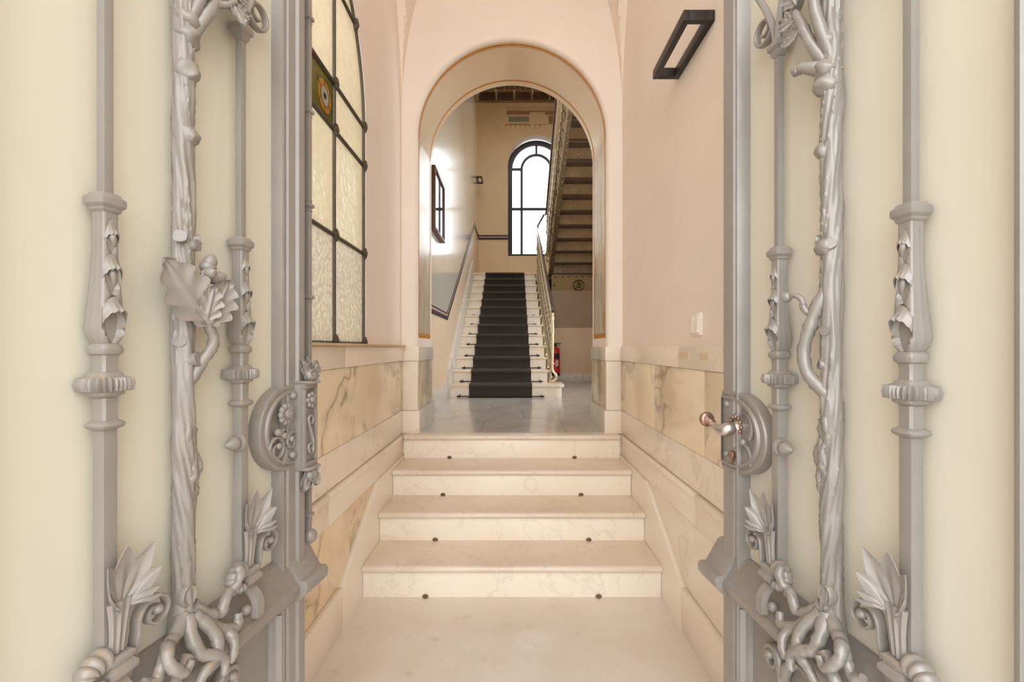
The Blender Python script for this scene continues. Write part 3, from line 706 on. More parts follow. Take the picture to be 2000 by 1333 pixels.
for i in range(24):
    for yy in (10.12, 9.66):
        if dent is None: o = MB().lathe([(.0,-.03),(.014,-.02),(.02,0),(.02,.02)], (0,0,0), 8).build('dentil', M['bronze'], cl); dent = o.data
        else: o = link('dentil', dent, cl)
        o.matrix_parent_inverse = Matrix.Translation(-Vector(cl.location)); o.location = (-.74+i*.115, yy, ZC+.01)
for i, x0 in enumerate(xs[:-1]):
    MB().box(x0+.05, xs[i+1]-.05, 10.26, 10.58, ZC+.10, ZC+.122).build('coffer_panel', M['tread_under'], cl)
for sy in (0, 1):
    for i in range(3):
        MB().tube([(-.79+.05*cos(a), 10.2-.5*sy+.0*i, ZC-.06+.05*sin(a)) for a in [pi*2*q/16 for q in range(17)]], .011, 6).build('corner_ring', M['bronze'], cl) if i == 0 else None

# ================================================================ FURNISHINGS OF THE HALL
# fragment of old wall painting
mf = thing('wall_painting_fragment', 'uncovered fragment of old ornamental wall painting above the window', 'wall painting', (.4, HB, 6.7))
def mfp(x0, x1, z0, z1, m, nm, d=.003): MB().box(x0, x1, HB-d, HB+.01, z0, z1).build(nm, M[m], mf)
mfp(-.12, 1.05, 6.83, 6.94, 'stain_pale', 'painted_band'); mfp(-.13, 1.05, 6.80, 6.83, 'stain_red', 'painted_line', .004)
mfp(-.12, .42, 6.74, 6.80, 'stain_red', 'painted_border', .0035); mfp(-.08, .40, 6.57, 6.70, 'stain_blue', 'painted_field')
mfp(.78, 1.05, 6.74, 6.80, 'stain_red', 'painted_border', .0035); mfp(.86, 1.05, 6.52, 6.72, 'stain_red', 'painted_field')
mfp(-.14, .42, 6.50, 6.525, 'stain_red', 'painted_line', .004); mfp(.52, .80, 6.50, 6.515, 'stain_red', 'painted_line')
for i in range(8):
    MB().prism([(-.165+i*.115, 6.505), (-.135+i*.115, 6.505), (-.15+i*.115, 6.43)], fXZ, HB-.003, HB+.01).build('painted_drop', M['stain_red'], mf)
# framed mirror on the left wall
mi = thing('wall_mirror', 'brown framed mirror catching the window light on the glossy wall', 'mirror', (HX0, 4.7, 2.4))
a0, a1, b0, b1, T = 4.40, 5.03, 2.41, 3.03, .05
def fr_(y0, y1, z0, z1): MB().box(HX0, HX0+T, y0, y1, z0, z1).build('frame_bar', M['frame_wood'], mi, bevel=.004)
fr_(a0, a0+.03, b0, b1); fr_(a1-.03, a1, b0, b1); fr_(a0+.03, a1-.03, b0, b0+.03); fr_(a0+.03, a1-.03, b1-.03, b1)
MB().box(HX0, HX0+.035, a0+.02, a1-.02, b0+.02, b1-.02).build('mirror_glass', M['mirror'], mi)
# rectangular loop wall lamps
def wall_lamp(loc, sx, label):
    t = thing('wall_lamp', label, 'wall lamp', loc, 'black loop wall lamps')
    x, y, z = loc; L, D, Hh, b = .39, .122, .042, .024
    def bar(x0, x1, y0, y1, nm, z0=z, z1=z+Hh): 
        p, q = sorted((x-sx*x0, x-sx*x1)); MB().box(p, q, y0, y1, z0, z1).build(nm, M['blackgloss'], t, bevel=.002)
    bar(.0, b, y, y+L, 'wall_bar'); bar(D-b, D, y, y+L, 'front_bar'); bar(b, D-b, y, y+b, 'end_bar'); bar(b, D-b, y+L-b, y+L, 'end_bar')
    p, q = sorted((x-sx*(D-b-.004), x-sx*(D-b+.002))); MB().box(p, q, y+b+.02, y+L-b-.02, z+Hh-.012, z+Hh-.004).build('light_strip', M['white'], t)
    return t
wall_lamp((WX, 1.77, 2.53), 1, 'black rectangular loop wall lamp high on the passage wall')
wall_lamp((HX0, 10.14, 5.05), -1, 'small distant black loop wall lamp near the tall stair window')
# light switch
sw = thing('light_switch', 'white double light switch on the passage wall above the dado', 'switch', (WX, 1.94, 1.35))
MB().box(WX-.011, WX+.002, 1.888, 1.99, 1.308, 1.402).build('cover_plate', M['white'], sw, bevel=.003)
for y0 in (1.896, 1.941): 
    mm = MB().prism([(WX-.010, 1.318), (WX-.019, 1.318), (WX-.014, 1.392), (WX-.010, 1.392)], lambda a, z, d: (a, d, z), y0, y0+.041); mm.build('rocker', M['white'], sw, bevel=.0015)
# fire extinguisher on its stand
EX, EYy, EZ = .745, 7.78, .80
ex = thing('fire_extinguisher', 'red fire extinguisher hanging beside the stair foot', 'fire extinguisher', (EX, EYy, LZ))
MB().lathe([(.0,0),(.068,0),(.074,.012),(.075,.03),(.075,.40),(.068,.44),(.045,.468),(.022,.478),(.022,.495)], (EX, EYy, EZ), 20).build('cylinder', M['red'], ex)
MB().lathe([(.062,-.02),(.077,-.018),(.077,.02),(.07,.022)], (EX, EYy, EZ), 20).build('foot_ring', M['rubber'], ex)
va = MB().lathe([(.024,.0),(.026,.02),(.018,.03),(.018,.05)], (EX, EYy, EZ+.49), 12).build('valve', M['black'], ex)
MB().box(EX-.02, EX+.09, EYy-.012, EYy+.012, EZ+.525, EZ+.54).build('lever', M['black'], ex, bevel=.003)
MB().box(EX-.02, EX+.08, EYy-.010, EYy+.010, EZ+.495, EZ+.507).build('carry_handle', M['black'], ex, bevel=.003)
MB().tube(smooth_path([(EX-.02, EYy-.02, EZ+.51), (EX-.07, EYy-.03, EZ+.50), (EX-.098, EYy-.04, EZ+.42), (EX-.10, EYy-.04, EZ+.25), (EX-.095, EYy-.04, EZ+.08)]), .013, 8).build('hose', M['rubber'], ex)
MB().tube([(EX-.097, EYy-.04, EZ+.1), (EX-.093, EYy-.04, EZ-.02)], [.016, .022], 8).build('hose_horn', M['rubber'], ex)
def curved_label(z0, z1, a0, a1, m, nm, dr=.0008):
    n = 10; mm = MB(); rr = .0752+dr
    mm.loft([[(EX+rr*cos(a0+(a1-a0)*i/n), EYy+rr*sin(a0+(a1-a0)*i/n), z) for i in range(n+1)] for z in (z0, z1)], cap=False, close=False); mm.build(nm, M[m], ex)
curved_label(EZ+.27, EZ+.36, -1.9, -.7, 'rubber', 'pictogram_label')
for i in range(4): curved_label(EZ+.15+.026*i, EZ+.165+.026*i, -1.75+.1*(i % 2), -1.0, 'white', 'text_line')
MB().box(EX-.02, EX+.02, EYy+.07, 7.985, EZ+.2, EZ+.26).build('wall_hook', M['rubber'], ex)
MB().box(EX-.12, EX+.12, EYy-.02, EYy+.02, LZ, LZ+.015).build('stand_base', M['red'], ex, bevel=.003)
MB().tube([(EX-.09, EYy+.01, LZ+.01), (EX-.09, EYy+.06, EZ+.2)], .008, 6).build('stand_post', M['black'], ex)

# ================================================================ THE TWO GATE LEAVES
# leaf space: u runs from the lock edge to the hinge, w out of the glass towards the passage, z up
def sq_ring(cu, cw, z, a, n=24, p=6.0):              # rounded square ring
    out = []
    for j in range(n):
        t = 2*pi*j/n; c, s = cos(t), sin(t); d = (abs(c)**p+abs(s)**p)**(-1/p); out.append((cu+a*d*c, cw+a*d*s, z))
    return out
def sq_loft(cu, cw, prof, n=24, p=9.0): return MB().loft([sq_ring(cu, cw, z, a, n, p) for a, z in prof])
def sleeve(cu, cw, zt, zb):                           # flared bar sleeve with three pierced openings on the passage side
    rings = []; N = 44; H = zt-zb
    cuts = ((.19, .11, .50), (.48, .14, .58), (.82, .16, .72))
    for i in range(56):
        s = i/55; z = zt-H*s
        a = .0118+.0012*s+.0075*max(0, (s-.25)/.62)**1.6 if s < .88 else .0205-.0075*((s-.88)/.12)**2
        p = 7-3.5*s; ring = []
        for j in range(N):
            t = 2*pi*j/N; c, sn = cos(t), sin(t); d = (abs(c)**p+abs(sn)**p)**(-1/p); r = a*d
            dn = abs((t-pi/2+pi) % (2*pi)-pi)         # angle from the +w face
            r *= 1+.03*cos(9*t)*(dn > .7)
            for sc, hh, ha in cuts:
                q = ((s-sc)/hh)**2+(dn/ha)**2
                if q < 1.25: r = r+(.0070*d-r)*min(1, max(0, (1.25-q)/.3))
            ring.append((cu+r*c, cw+r*sn, z))
        rings.append(ring)
    return MB().loft(rings), [(zt-H*(sc-hh*.9), zt-H*(sc+hh), .0118+.009*sc**2) for sc, hh, ha in cuts]
def hood(cu, cw, ztop, a, ln, out, hw):               # thick leaf lip arching over an opening
    n, m = 18, 9; rings = []
    for j in range(n+1):
        f = -1+2*j/n; arch = 1-sqrt(max(0, 1-.97*f*f)); ring = []
        prof = [(0, 0), (.25, .10), (.5, .30), (.75, .62), (.93, 1.0), (1.08, 1.12), (1.12, .98), (.95, .74), (.7, .36), (.4, .08), (.1, -.25)]
        tip = 1+.5*max(0, -f)*(1-f*f)*2
        for v, o_ in prof:
            ring.append((cu+hw*f*(1+.06*v), cw+a*(.98-.20*f*f)+out*o_*(1-.75*f*f)*tip, ztop-ln*arch-.019*v*(1-.14*abs(sin(2.5*pi*f)))*(1+.2*(1-f*f))))
        rings.append(ring)
    return MB().loft(rings)
def gadroon(cu, cw, z, a):
    rings = []; N = 120
    for r, dz, fl in ((.40,.020,0),(.62,.017,0),(.64,.0135,0),(.82,.011,0),(.95,.008,1),(1.0,.0,1),(.95,-.008,1),(.80,-.011,0),(.70,-.012,0),(.68,-.016,0),(.52,-.018,0),(.42,-.022,0)):
        ring = []
        for j in range(N):
            t = 2*pi*j/N; p = 4.0; c, s = cos(t), sin(t); d = (abs(c)**p+abs(s)**p)**(-1/p)
            ring.append((cu+a*r*d*c*(1+fl*.09*cos(28*t)), cw+a*r*d*s*(1+fl*.09*cos(28*t)), z+dz*(1+fl*.22*cos(28*t))))
        rings.append(ring)
    return MB().loft(rings)
def acanthus(base, length, width, lean, lobes=9, curl=.02, side=0, th=.0026, stem=.34):
    """leaf with pointed flame-like lobes fanning from a fluted stem; broad towards the lock, narrow against the bar"""
    mm = MB(); sheets = []; S, T = 14, 10*lobes; A = 1.75
    hub = (base[0], base[2]+length*stem); R0 = length*(1-stem)
    for k in (0, 1):
        rows = []
        for i in range(S+1):
            s = i/S; row = []
            for j in range(T+1):
                th_ = -A+2*A*j/T; x = th_/(2*A)*lobes; tri = 1-2*abs(x-round(x))
                sd = width if th_ < 0 else width*.42
                Rr = (R0*max(0, cos(th_))**3.6*.98+sd*abs(sin(th_))**.9)*(.70+.30*tri**1.1)
                r = Rr*s; sn, cs = sin(th_), cos(th_)
                lift = .30*abs(sn)*r*s*(1 if th_ < 0 else .4)
                fold = .010*(tri-.5)*s*(1-.15*s)
                flip = curl*max(0, s-.55)**2*4
                w = base[1]+lean*(stem+(1-stem)*s*max(.3, cs))+fold+.022*s*s*max(0, -sn)+flip*(.4+abs(sn))+.005*(1-s)-k*th
                row.append((hub[0]+side*s+r*sn, w, hub[1]+r*cs+lift-flip*.5*max(0, cs)**6))
            rows.append(row)
        sheets.append(rows); mm.loft(rows, cap=False, close=False)
    for e in (0, -1): mm.loft([[r[e] for r in sheets[0]], [r[e] for r in sheets[1]]], cap=False, close=False)
    mm.loft([sheets[0][-1], sheets[1][-1]], cap=False, close=False)
    rings = []
    for i in range(11):                                # fluted stem that widens into the blade
        s = i/10; hw = .013+.010*s**2
        rings.append([(base[0]-.004*s+hw*cos(2*pi*j/28), base[1]+lean*stem*s+.004+(.0055+.0016*cos(9*2*pi*j/28))*sin(2*pi*j/28), base[2]-.010+(length*stem+.026)*s) for j in range(28)])
    mm.loft(rings)
    return mm
def ribbon(pts, th, w0, w1, taper=.6):                # flat strap swept along (u,z) points, w0..w1 deep
    rings = []; n = len(pts)
    for i, (a, b) in enumerate(pts):
        p, q = pts[max(i-1,0)], pts[min(i+1,n-1)]; l = math.hypot(q[0]-p[0], q[1]-p[1]) or 1; nx_, nz_ = -(q[1]-p[1])/l, (q[0]-p[0])/l
        t = th*(1-(1-taper)*i/(n-1))/2; wc = (w0+w1)/2; hw = (w1-w0)/2*(1-.35*i/(n-1))
        rings.append([(a+nx_*t*x, wc+hw*y, b+nz_*t*x) for x, y in ((-1,-.7),(-1,.7),(-.55,1),(.55,1),(1,.7),(1,-.7),(.55,-1),(-.55,-1))])
    return MB().loft(rings)
def volute(u, z, w, s=1, r=.026):                     # scroll springing from (u,z), curling over to -u
    stem = [(u+.006*s, z-.075), (u-.004*s, z-.055), (u-.012*s, z-.03), (u-.016*s, z-.012)]
    c = (u-.016*s-r*s*1.0, z+.004)
    cur = [(c[0]+s*(r-(r-.006)*i/40)*cos(2*pi*1.45*i/40), c[1]+(r-(r-.006)*i/40)*sin(2*pi*1.45*i/40)) for i in range(41)]
    return ribbon(stem+cur, .0075, w-.010, w+.010, .55), cur[-1]
def horn(u, z, w, s=1, sc=1.0):                       # ribbed horn-shaped curl beside the bar foot
    pts, rad = [], []
    n = 44
    for i in range(n+1):
        t = i/n; a = -.2+3.6*t
        rr = .030*sc*(1-.55*t)
        pts.append((u+s*(.028*sc*sin(a)*(1-t*.2)+.012*t), w+.004+.020*t, z+.008*sc-.030*sc*(1-cos(a))*.62+.01*t))
        rad.append(max(.004, .017*sc*(1-.62*t))*(1+.30*abs(sin(pi*8*t))))
    return MB().tube(pts, rad, 14)
def n3(*p): return noise.noise(Vector(p))
def trunk(u, w, z0, z1, r, seed, n=260, N=40):
    rings = []
    for i in range(n+1):
        z = z0+(z1-z0)*i/n; cu = u+.0035*n3(z*6, seed, 1)+.002*n3(z*17, seed, 3); cw = w+.0025*n3(z*6, seed, 8)
        flare = 1+.40*max(0, (z0+.09-z)/.09)**2
        ring = []
        for j in range(N):
            t = 2*pi*j/N; tt = t+z*6+.9*n3(z*4, seed, 5)
            rid = .17*n3(cos(tt)*1.9, sin(tt)*1.9, z*4+seed)+.17*(.6-abs(n3(cos(tt)*2.4, sin(tt)*2.4, z*6+seed))*2.6)+.05*n3(cos(t)*6, sin(t)*6, z*30+seed)
            rr = r*flare*(1+rid+.12*n3(z*9, seed, 2))
            ring.append((cu+rr*cos(t), cw+rr*sin(t), z))
        rings.append(ring)
    return MB().loft(rings)
def gnarl(pts, rad, seed, seg=12, rough=.16, per=5):   # knobbly branch
    P = smooth_path(pts, per); n = len(P)-1; rr = []
    for i in range(n+1):
        t = i/n*(len(rad)-1); k = min(int(t), len(rad)-2); rr.append((rad[k]+(rad[k+1]-rad[k])*(t-k))*(1+rough*n3(i*.55, seed, .3)))
    m0 = MB().tube(P, rr, seg)
    m0.v = [(x+.0022*n3(x*170, y*170, z*110+seed), y+.0022*n3(x*170+9, y*170, z*110), z+.0018*n3(x*130, y*170, z*110+4)) for x, y, z in m0.v]
    return m0
def oak_leaf(base, tip, wid, nrm, lobes=4, cup=.3):
    base, tip, nrm = Vector(base), Vector(tip), Vector(nrm).normalized(); d = tip-base; L = d.length; d.normalize(); sd = d.cross(nrm).normalized(); nrm = sd.cross(d)
    mm = MB(); S, T = 36, 16; sh = []
    for k in (0, 1):
        rows = []
        for i in range(S+1):
            s = i/S; env = (.12+.95*sin(pi*s**.75)**.8)*(1 if s < .97 else .6); lob = .55+.45*abs(cos(pi*lobes*s))**.7
            row = []
            for j in range(T+1):
                f = -1+2*j/T; af = abs(f)
                off = cup*wid*af**1.6*.6+.0035*math.exp(-(f/.12)**2)+.0022*cos(2*pi*lobes*(s-.22*af))*af-.25*wid*s*s-k*.0026
                row.append(base+d*(L*s+.18*wid*af*sin(pi*s))+sd*(f*wid*env*(1-(1-lob)*af**2))+nrm*off)
            rows.append(row)
        sh.append(rows); mm.loft(rows, cap=False, close=False)
    for e in (0, -1): mm.loft([[r[e] for r in sh[0]], [r[e] for r in sh[1]]], cap=False, close=False)
    for e in (0, -1): mm.loft([sh[0][e], sh[1][e]], cap=False, close=False)
    return mm

class Leaf:
    def __init__(s, name, label, sx, X0, Y0_, tan_, dz, iron_m, glass_m):
        s.sx, s.dz, s.m = sx, dz, M[iron_m]; s.g = M[glass_m]
        th = atan(tan_)
        s.e = bpy.data.objects.new(name, None); COL.objects.link(s.e); s.e['local'] = True
        s.e.location = (sx*X0*1.0, Y0_, dz)
        # local x = -sx ... built so that local (sxl*u, w, z) lands on the leaf
        t = Vector((sx*sin(th), -cos(th), 0)); nn = Vector((-sx*cos(th), -sin(th), 0))
        s.k = 1 if sx < 0 else -1
        xa = t*s.k
        mat = Matrix((xa, nn, Vector((0,0,1)))).transposed()
        s.e.rotation_euler = mat.to_euler()
        tag(s.e, label, 'door', kind='structure')
    def B(s, name, mb, parent=None, m=None, **kw):
        mb.map(lambda u, w, z: (s.k*u, w, z))
        o = mb.build(name, m or s.m, None, **kw); o.parent = parent or s.e; return o
    def profile_u(s, name, prof, z0, z1, **kw):        # stile: (u,w) profile run along z
        return s.B(name, MB().prism(prof, lambda a, b, d: (a, b, d), z0, z1), **kw)
    def bar(s, u, w=.030, foot_side=1):
        a = .0105
        sh = s.B('square_bar', sq_loft(u, w, [(a, .775), (a, 1.475)], 16, 14), smooth=30)
        up = s.B('slim_bar', sq_loft(u, w, [(.0072, 1.47), (.0072, 1.935)], 16, 14), sh)
        s.B('capital', sq_loft(u, w, [(.0125,1.463),(.0150,1.466),(.0150,1.469),(.0195,1.474),(.0200,1.480),(.0195,1.485),(.0165,1.4875),(.0150,1.490),(.0140,1.492)], 24, 8), sh)
        sl, cuts = sleeve(u, w, 1.465, 1.262); s.B('leaf_sleeve', sl, sh, smooth=50)
        for i, (zt, zb, aa) in enumerate(cuts):
            s.B('leaf_lip', hood(u, w, zt+.006, aa, .020+.005*i, .0060+.0022*i, .0105+.0030*i), sh, smooth=60)
            if i < 2:
                tl = MB().tube([(u-.002+.003*sin(q*1.1), w+.0095+.0045*sin(q*.8), zt-.010-(zt-zb)*.14*q) for q in range(6)], [.002,.0042,.005,.0045,.003,.0015], 8)
                s.B('curled_tongue', tl, sh, smooth=60)
        s.B('ring', sq_loft(u, w, [(.0125,1.262),(.0165,1.258),(.0180,1.252),(.0165,1.246),(.0125,1.243)], 24, 5), sh)
        s.B('neck', sq_loft(u, w, [(.0130,1.244),(.0120,1.236),(.0115,1.224),(.0125,1.216)], 20, 10), sh)
        s.B('beaded_collar', gadroon(u, w, 1.199, .0285), sh, smooth=60)
        s.B('lower_neck', sq_loft(u, w, [(.0125,1.180),(.0118,1.17),(.0118,1.140)], 20, 10), sh)
        s.B('ring', sq_loft(u, w, [(.0115,1.144),(.0175,1.140),(.0190,1.1365),(.0175,1.133),(.0115,1.129)], 24, 8), sh)
        # leaf, volute, horn and pedestal at the foot
        s.B('acanthus_leaf', acanthus((u-.004, w+.012, .795), .160, .034, .012, 9, .012, -.004), sh, smooth=40)
        vo, ey = volute(u-.022, .806, w+.012, 1, .031); v = s.B('volute', vo, sh, smooth=50)
        s.B('volute_eye', MB().ball((ey[0], w+.011, ey[1]), .0095, 1, 1.3, 1, 8), v if False else sh)
        s.B('ribbed_horn', horn(u+.016, .775, w+.006, 1, .95), sh, smooth=60)
        s.B('foot', sq_loft(u, w+.004, [(.0115,.80),(.0140,.79),(.0150,.782)], 20, 6), sh)
        s.B('pedestal', sq_loft(u-.004, w+.012, [(.0150,.784),(.0195,.780),(.0195,.774),(.0170,.770),(.0225,.762),(.0225,.755),(.0180,.750),(.0140,.744)], 24, 12), sh)
        br = [(w+.024-.004*i-.010*sin(i*.75), .746-.0085*i) for i in range(9)]
        mm = MB(); mm.loft([[(u-.004-.012, y-.006, z), (u-.004+.012, y-.006, z), (u-.004+.010, y+.008, z), (u-.004-.010, y+.008, z)] for y, z in [(w+.010+.010*sin(i*.45)+.004*i, .747-.0075*i) for i in range(10)]])
        s.B('bracket_foot', mm, sh, smooth=40)
        for q in (-1, 1): s.B('foot_ball', MB().ball((u-.004+q*.020, w+.026, .702), .0105, 1, 1, 1, 7), sh)
        # crown of the bar: cap, straps and curls
        s.B('top_capital', sq_loft(u, w, [(.0085,1.915),(.0130,1.922),(.0130,1.928),(.0185,1.934),(.0190,1.944),(.0165,1.948)], 24, 10), sh)
        for q in (-1, 1):
            s.B('top_strap', MB().tube(smooth_path([(u+q*.004, w+.004, 1.945), (u+q*.010, w+.006, 1.985), (u+q*.030, w+.010, 2.04), (u+q*.062, w+.012, 2.10)]), .0065, 8, 1.3), sh)
            c = (u+q*.046, 2.005)
            pts = [(u+q*.010, 1.985)] + [(c[0]-q*(.036-.026*i/36)*cos(2*pi*1.35*i/36+.4), c[1]-(.036-.026*i/36)*sin(2*pi*1.35*i/36+.4)) for i in range(37)]
            s.B('top_curl', ribbon(pts, .008, w-.006, w+.012, .6), sh, smooth=50)
        return sh
    def rod(s, u, w, z0, z1, a, clips, parent=None):
        r = s.B('bolt_rod', sq_loft(u, w, [(a, z0), (a, z1)], 16, 14), parent)
        for z in clips: s.B('rod_clip', sq_loft(u, w, [(a*1.05,z-.016),(a*1.2,z-.014),(a*1.05,z-.010),(a*1.1,z-.006),(a*1.7,z-.004),(a*1.75,z),(a*1.7,z+.004),(a*1.1,z+.006),(a*1.05,z+.012),(a*1.2,z+.015),(a*1.05,z+.017)], 16, 10), r)
        return r
    def common(s, stile, u_in, u_hinge, u_end):
        s.profile_u('lock_stile', stile, .02, 2.62, bevel=.0012)
        s.profile_u('hinge_stile', [(u_hinge,-.03),(u_hinge,.004),(u_hinge+.004,.030),(u_hinge+.012,.032),(u_hinge+.018,.022),(u_hinge+.03,.022),(u_hinge+.034,.032),(u_end,.032),(u_end,-.03)], .02, 2.62, bevel=.0012)
        s.B('glass_pane', MB().box(u_in-.006, u_hinge+.006, -.006, .002, .66, 2.55), m=s.g, smooth=0)
        rail_p = [(-.03,.730),(.008,.730),(.016,.724),(.050,.668),(.057,.664),(.060,.656),(.060,.640),(.050,.634),(.046,.624),(.036,.616),(-.03,.612)]
        s.B('weather_rail', MB().prism(rail_p, lambda a, b, d: (d, a, b), u_in-.035, u_end-.02), bevel=.001)
        cap = [(-.032,.736),(.012,.736),(.020,.732),(.056,.672),(.074,.672),(.080,.662),(.078,.644),(.066,.630),(.052,.618),(-.032,.610)]
        s.B('rail_end_cap', MB().prism(cap, lambda a, b, d: (d, a, b), u_in-.125, u_in-.030), bevel=.002)
        s.B('bottom_panel', MB().box(u_in-.02, u_hinge+.02, -.02, .006, .08, .63), m=M['iron_panel'])
        for a, b in ((u_in-.012, u_in+.018), (u_hinge-.018, u_hinge+.012)): s.B('panel_bead', MB().prism([(a,.0),(a,.024),(a+.010,.030),(a+.016,.018),(b-.004,.014),(b,.0)] if a < .4 else [(a,.0),(a+.004,.014),(b-.016,.018),(b-.010,.030),(b,.024),(b,.0)], lambda p, q, d: (p, q, d), .1, .60), bevel=.001)
        s.B('kick_rail', MB().box(u_in-.1, u_end, -.03, .03, .02, .12), bevel=.003)
        s.B('top_rail', MB().box(u_in-.1, u_end, -.03, .03, 2.5, 2.62), bevel=.003)
    def panel_scroll(s, u, z, q):
        p = [(u+q*.11, z-.14), (u+q*.06, z-.10), (u+q*.035, z-.06), (u+q*.025, z-.02)]
        c = (u, z-.004); p += [(c[0]+q*(.028-.02*i/40)*cos(2*pi*1.4*i/40), c[1]+(.030-.02*i/40)*sin(2*pi*1.4*i/40)) for i in range(41)]
        o = s.B('panel_scroll', ribbon(p, .016, .004, .032, .5), smooth=50)
        s.B('scroll_eye', MB().ball((p[-1][0], .026, p[-1][1]), .011, 1, 1.2, 1, 7), o)
        s.B('scroll_leaf', MB().tube(smooth_path([(u+q*.03, .018, z-.03), (u+q*.05, .022, z+.012), (u+q*.075, .02, z+.03), (u+q*.10, .016, z+.022)]), [.012]*6+[.010]*6+[.004]*7, 8), o, smooth=60)

def bark_knot(L, parent, u, w, z, r, seed, name='knot'):
    m0 = MB().ball((u, w, z), r, 1, 1, 1, 12)
    m0.v = [(x+.35*r*n3(x*60, y*60, zz*60+seed), y+.35*r*n3(x*60+7, y*60, zz*60), zz+.3*r*n3(x*60, y*60+5, zz*60)) for x, y, zz in m0.v]
    return L.B(name, m0, parent, smooth=70)
def stub(L, parent, u, w, z, d, ln, r, seed):
    d = Vector(d).normalized(); p0 = Vector((u, w, z))-d*.006
    pts = [p0, p0+d*ln*.5, p0+d*ln, p0+d*(ln+.001)]
    o = L.B('branch_stub', gnarl(pts, [r*1.35, r*1.0, r*1.08, r*1.15], seed, 12, .1, 4), parent, smooth=50)
    return o
def tree(L, u, w, r, seed):
    t = L.B('tree_trunk', trunk(u, w, .735, 2.30, r, seed), smooth=70)
    # hollow knot near the foot
    L.B('hollow_knot', MB().loft([[(u+.004+q*cos(a), w+r*.98+d, .802+1.25*q*sin(a)) for a in [2*pi*j/20 for j in range(20)]] for q, d in ((.017,-.016),(.017,-.002),(.0145,.003),(.011,.002),(.007,-.005),(.002,-.008))]), t, smooth=60)
    roots = (
        [(u-.006,w+.012,.775),(u-.030,w+.024,.748),(u-.052,w+.030,.738),(u-.066,w+.030,.756),(u-.082,w+.026,.766),(u-.092,w+.022,.752)],
        [(u-.010,w+.014,.760),(u-.034,w+.036,.722),(u-.060,w+.044,.704),(u-.078,w+.046,.700),(u-.088,w+.040,.718)],
        [(u,w+.018,.765),(u-.016,w+.036,.738),(u-.024,w+.050,.706),(u-.008,w+.060,.684),(u+.016,w+.060,.674),(u+.034,w+.058,.656)],
        [(u+.006,w+.016,.765),(u+.018,w+.036,.736),(u+.014,w+.050,.706),(u-.008,w+.062,.690),(u-.028,w+.062,.668),(u-.022,w+.066,.644)],
        [(u+.010,w+.010,.765),(u+.036,w+.022,.752),(u+.058,w+.030,.748),(u+.076,w+.036,.726),(u+.094,w+.040,.712),(u+.112,w+.038,.724)],
        [(u+.036,w+.044,.714),(u+.062,w+.052,.700),(u+.080,w+.056,.682),(u+.070,w+.060,.660),(u+.054,w+.060,.652)],
        [(u+.060,w+.030,.747),(u+.074,w+.044,.752),(u+.082,w+.054,.738),(u+.072,w+.062,.716),(u+.056,w+.062,.704),(u+.044,w+.060,.716)],
        [(u-.050,w+.042,.706),(u-.056,w+.056,.690),(u-.048,w+.064,.670),(u-.036,w+.064,.656)],
        [(u-.084,w+.026,.766),(u-.096,w+.032,.775),(u-.106,w+.030,.790),(u-.104,w+.026,.806)])
    for i, p in enumerate(roots):
        rr = [.0140,.0118,.0105,.0100,.0092,.0070] if i < 5 else [.0105,.0100,.0095,.0090,.008,.006] if i < 8 else [.008,.0085,.009,.008]
        L.B('root', gnarl(p, rr, seed+i, 12, .22, 6), t, smooth=60)
    return t
def acorn(L, parent, c, d, s=1.0):
    d = Vector(d).normalized(); c = Vector(c)
    nut = L.B('acorn', MB().tube([c+d*x*s for x in (-.004,.002,.010,.018,.024,.028,.030)], [.006*s,.0105*s,.0120*s,.0115*s,.0085*s,.0045*s,.0012*s], 14), parent, smooth=70)
    L.B('acorn_cup', MB().tube([c+d*x*s for x in (-.010,-.007,-.002,.006,.008)], [.003*s,.0095*s,.0135*s,.0142*s,.0125*s], 14), nut, smooth=60)
    return nut
def d_plate(cu, cz, du, dz, n=28):                     # D outline: straight at u=cu, round towards the hinge
    return [(cu, cz-dz)] + [(cu+du*.30+du*.70*cos(a), cz+dz*sin(a)) for a in [-pi/2+pi*i/n for i in range(n+1)]] + [(cu, cz+dz)]
def lock_case(L, cu, cz, du, dz, face):
    def lay(prof): 
        rings = [[(x, w, z) for x, z in d_plate(cu, cz, du*k, dz*k)] for k, w in prof]
        mm = MB(); mm.loft(rings, cap=True); return mm
    return L.B('lock_case', lay([(1.0,-.01),(1.0,face-.004),(.985,face),(.92,face),(.90,face-.003),(.87,face-.003),(.85,face+.003),(.81,face+.003),(.78,face-.006),(.74,face-.008)]), smooth=30)
def rosette(L, parent, u, w, z, r, petals=8, name='rosette'):
    o = L.B(name, MB().lathe([(.001,.012*r/.02),(r*.35,.010*r/.02),(r*.42,.004),(r*.5,0),(r*.5,-.004)], (u, w, z), 14, 'y'), parent)
    for q in range(petals):
        a = 2*pi*q/petals; L.B('petal', MB().ball((u+r*.72*cos(a), w+.002, z+r*.72*sin(a)), r*.34, 1, .8, 1, 6), parent, smooth=70)
    return o
def tuft(L, parent, u, w, z, up, s=1.0):               # tulip of crumpled leaves above and below the lock box
    g = 1 if up else -1
    for du, dw, ln, wd in ((-.022,.0,.056,.017),(.022,.0,.056,.017),(.0,.016,.046,.020),(-.010,-.012,.066,.018),(.012,-.010,.062,.018)):
        base = (u+du*.35, w+dw*.4, z); tip = (u+du*1.25, w+dw*1.2+.004, z+g*ln*s)
        L.B('leaf_tuft', oak_leaf(base, tip, wd*s, (du*6, 1, .1), 1.5, .55), parent, smooth=60)
    L.B('tuft_heart', MB().ball((u, w+.004, z+g*.018), .017, 1.2, 1, 1, 8), parent, smooth=60)
    L.B('tuft_bead', sq_loft(u, w-.010, [(.028*s, z-.004), (.031*s, z), (.028*s, z+.004)], 20, 6), parent)

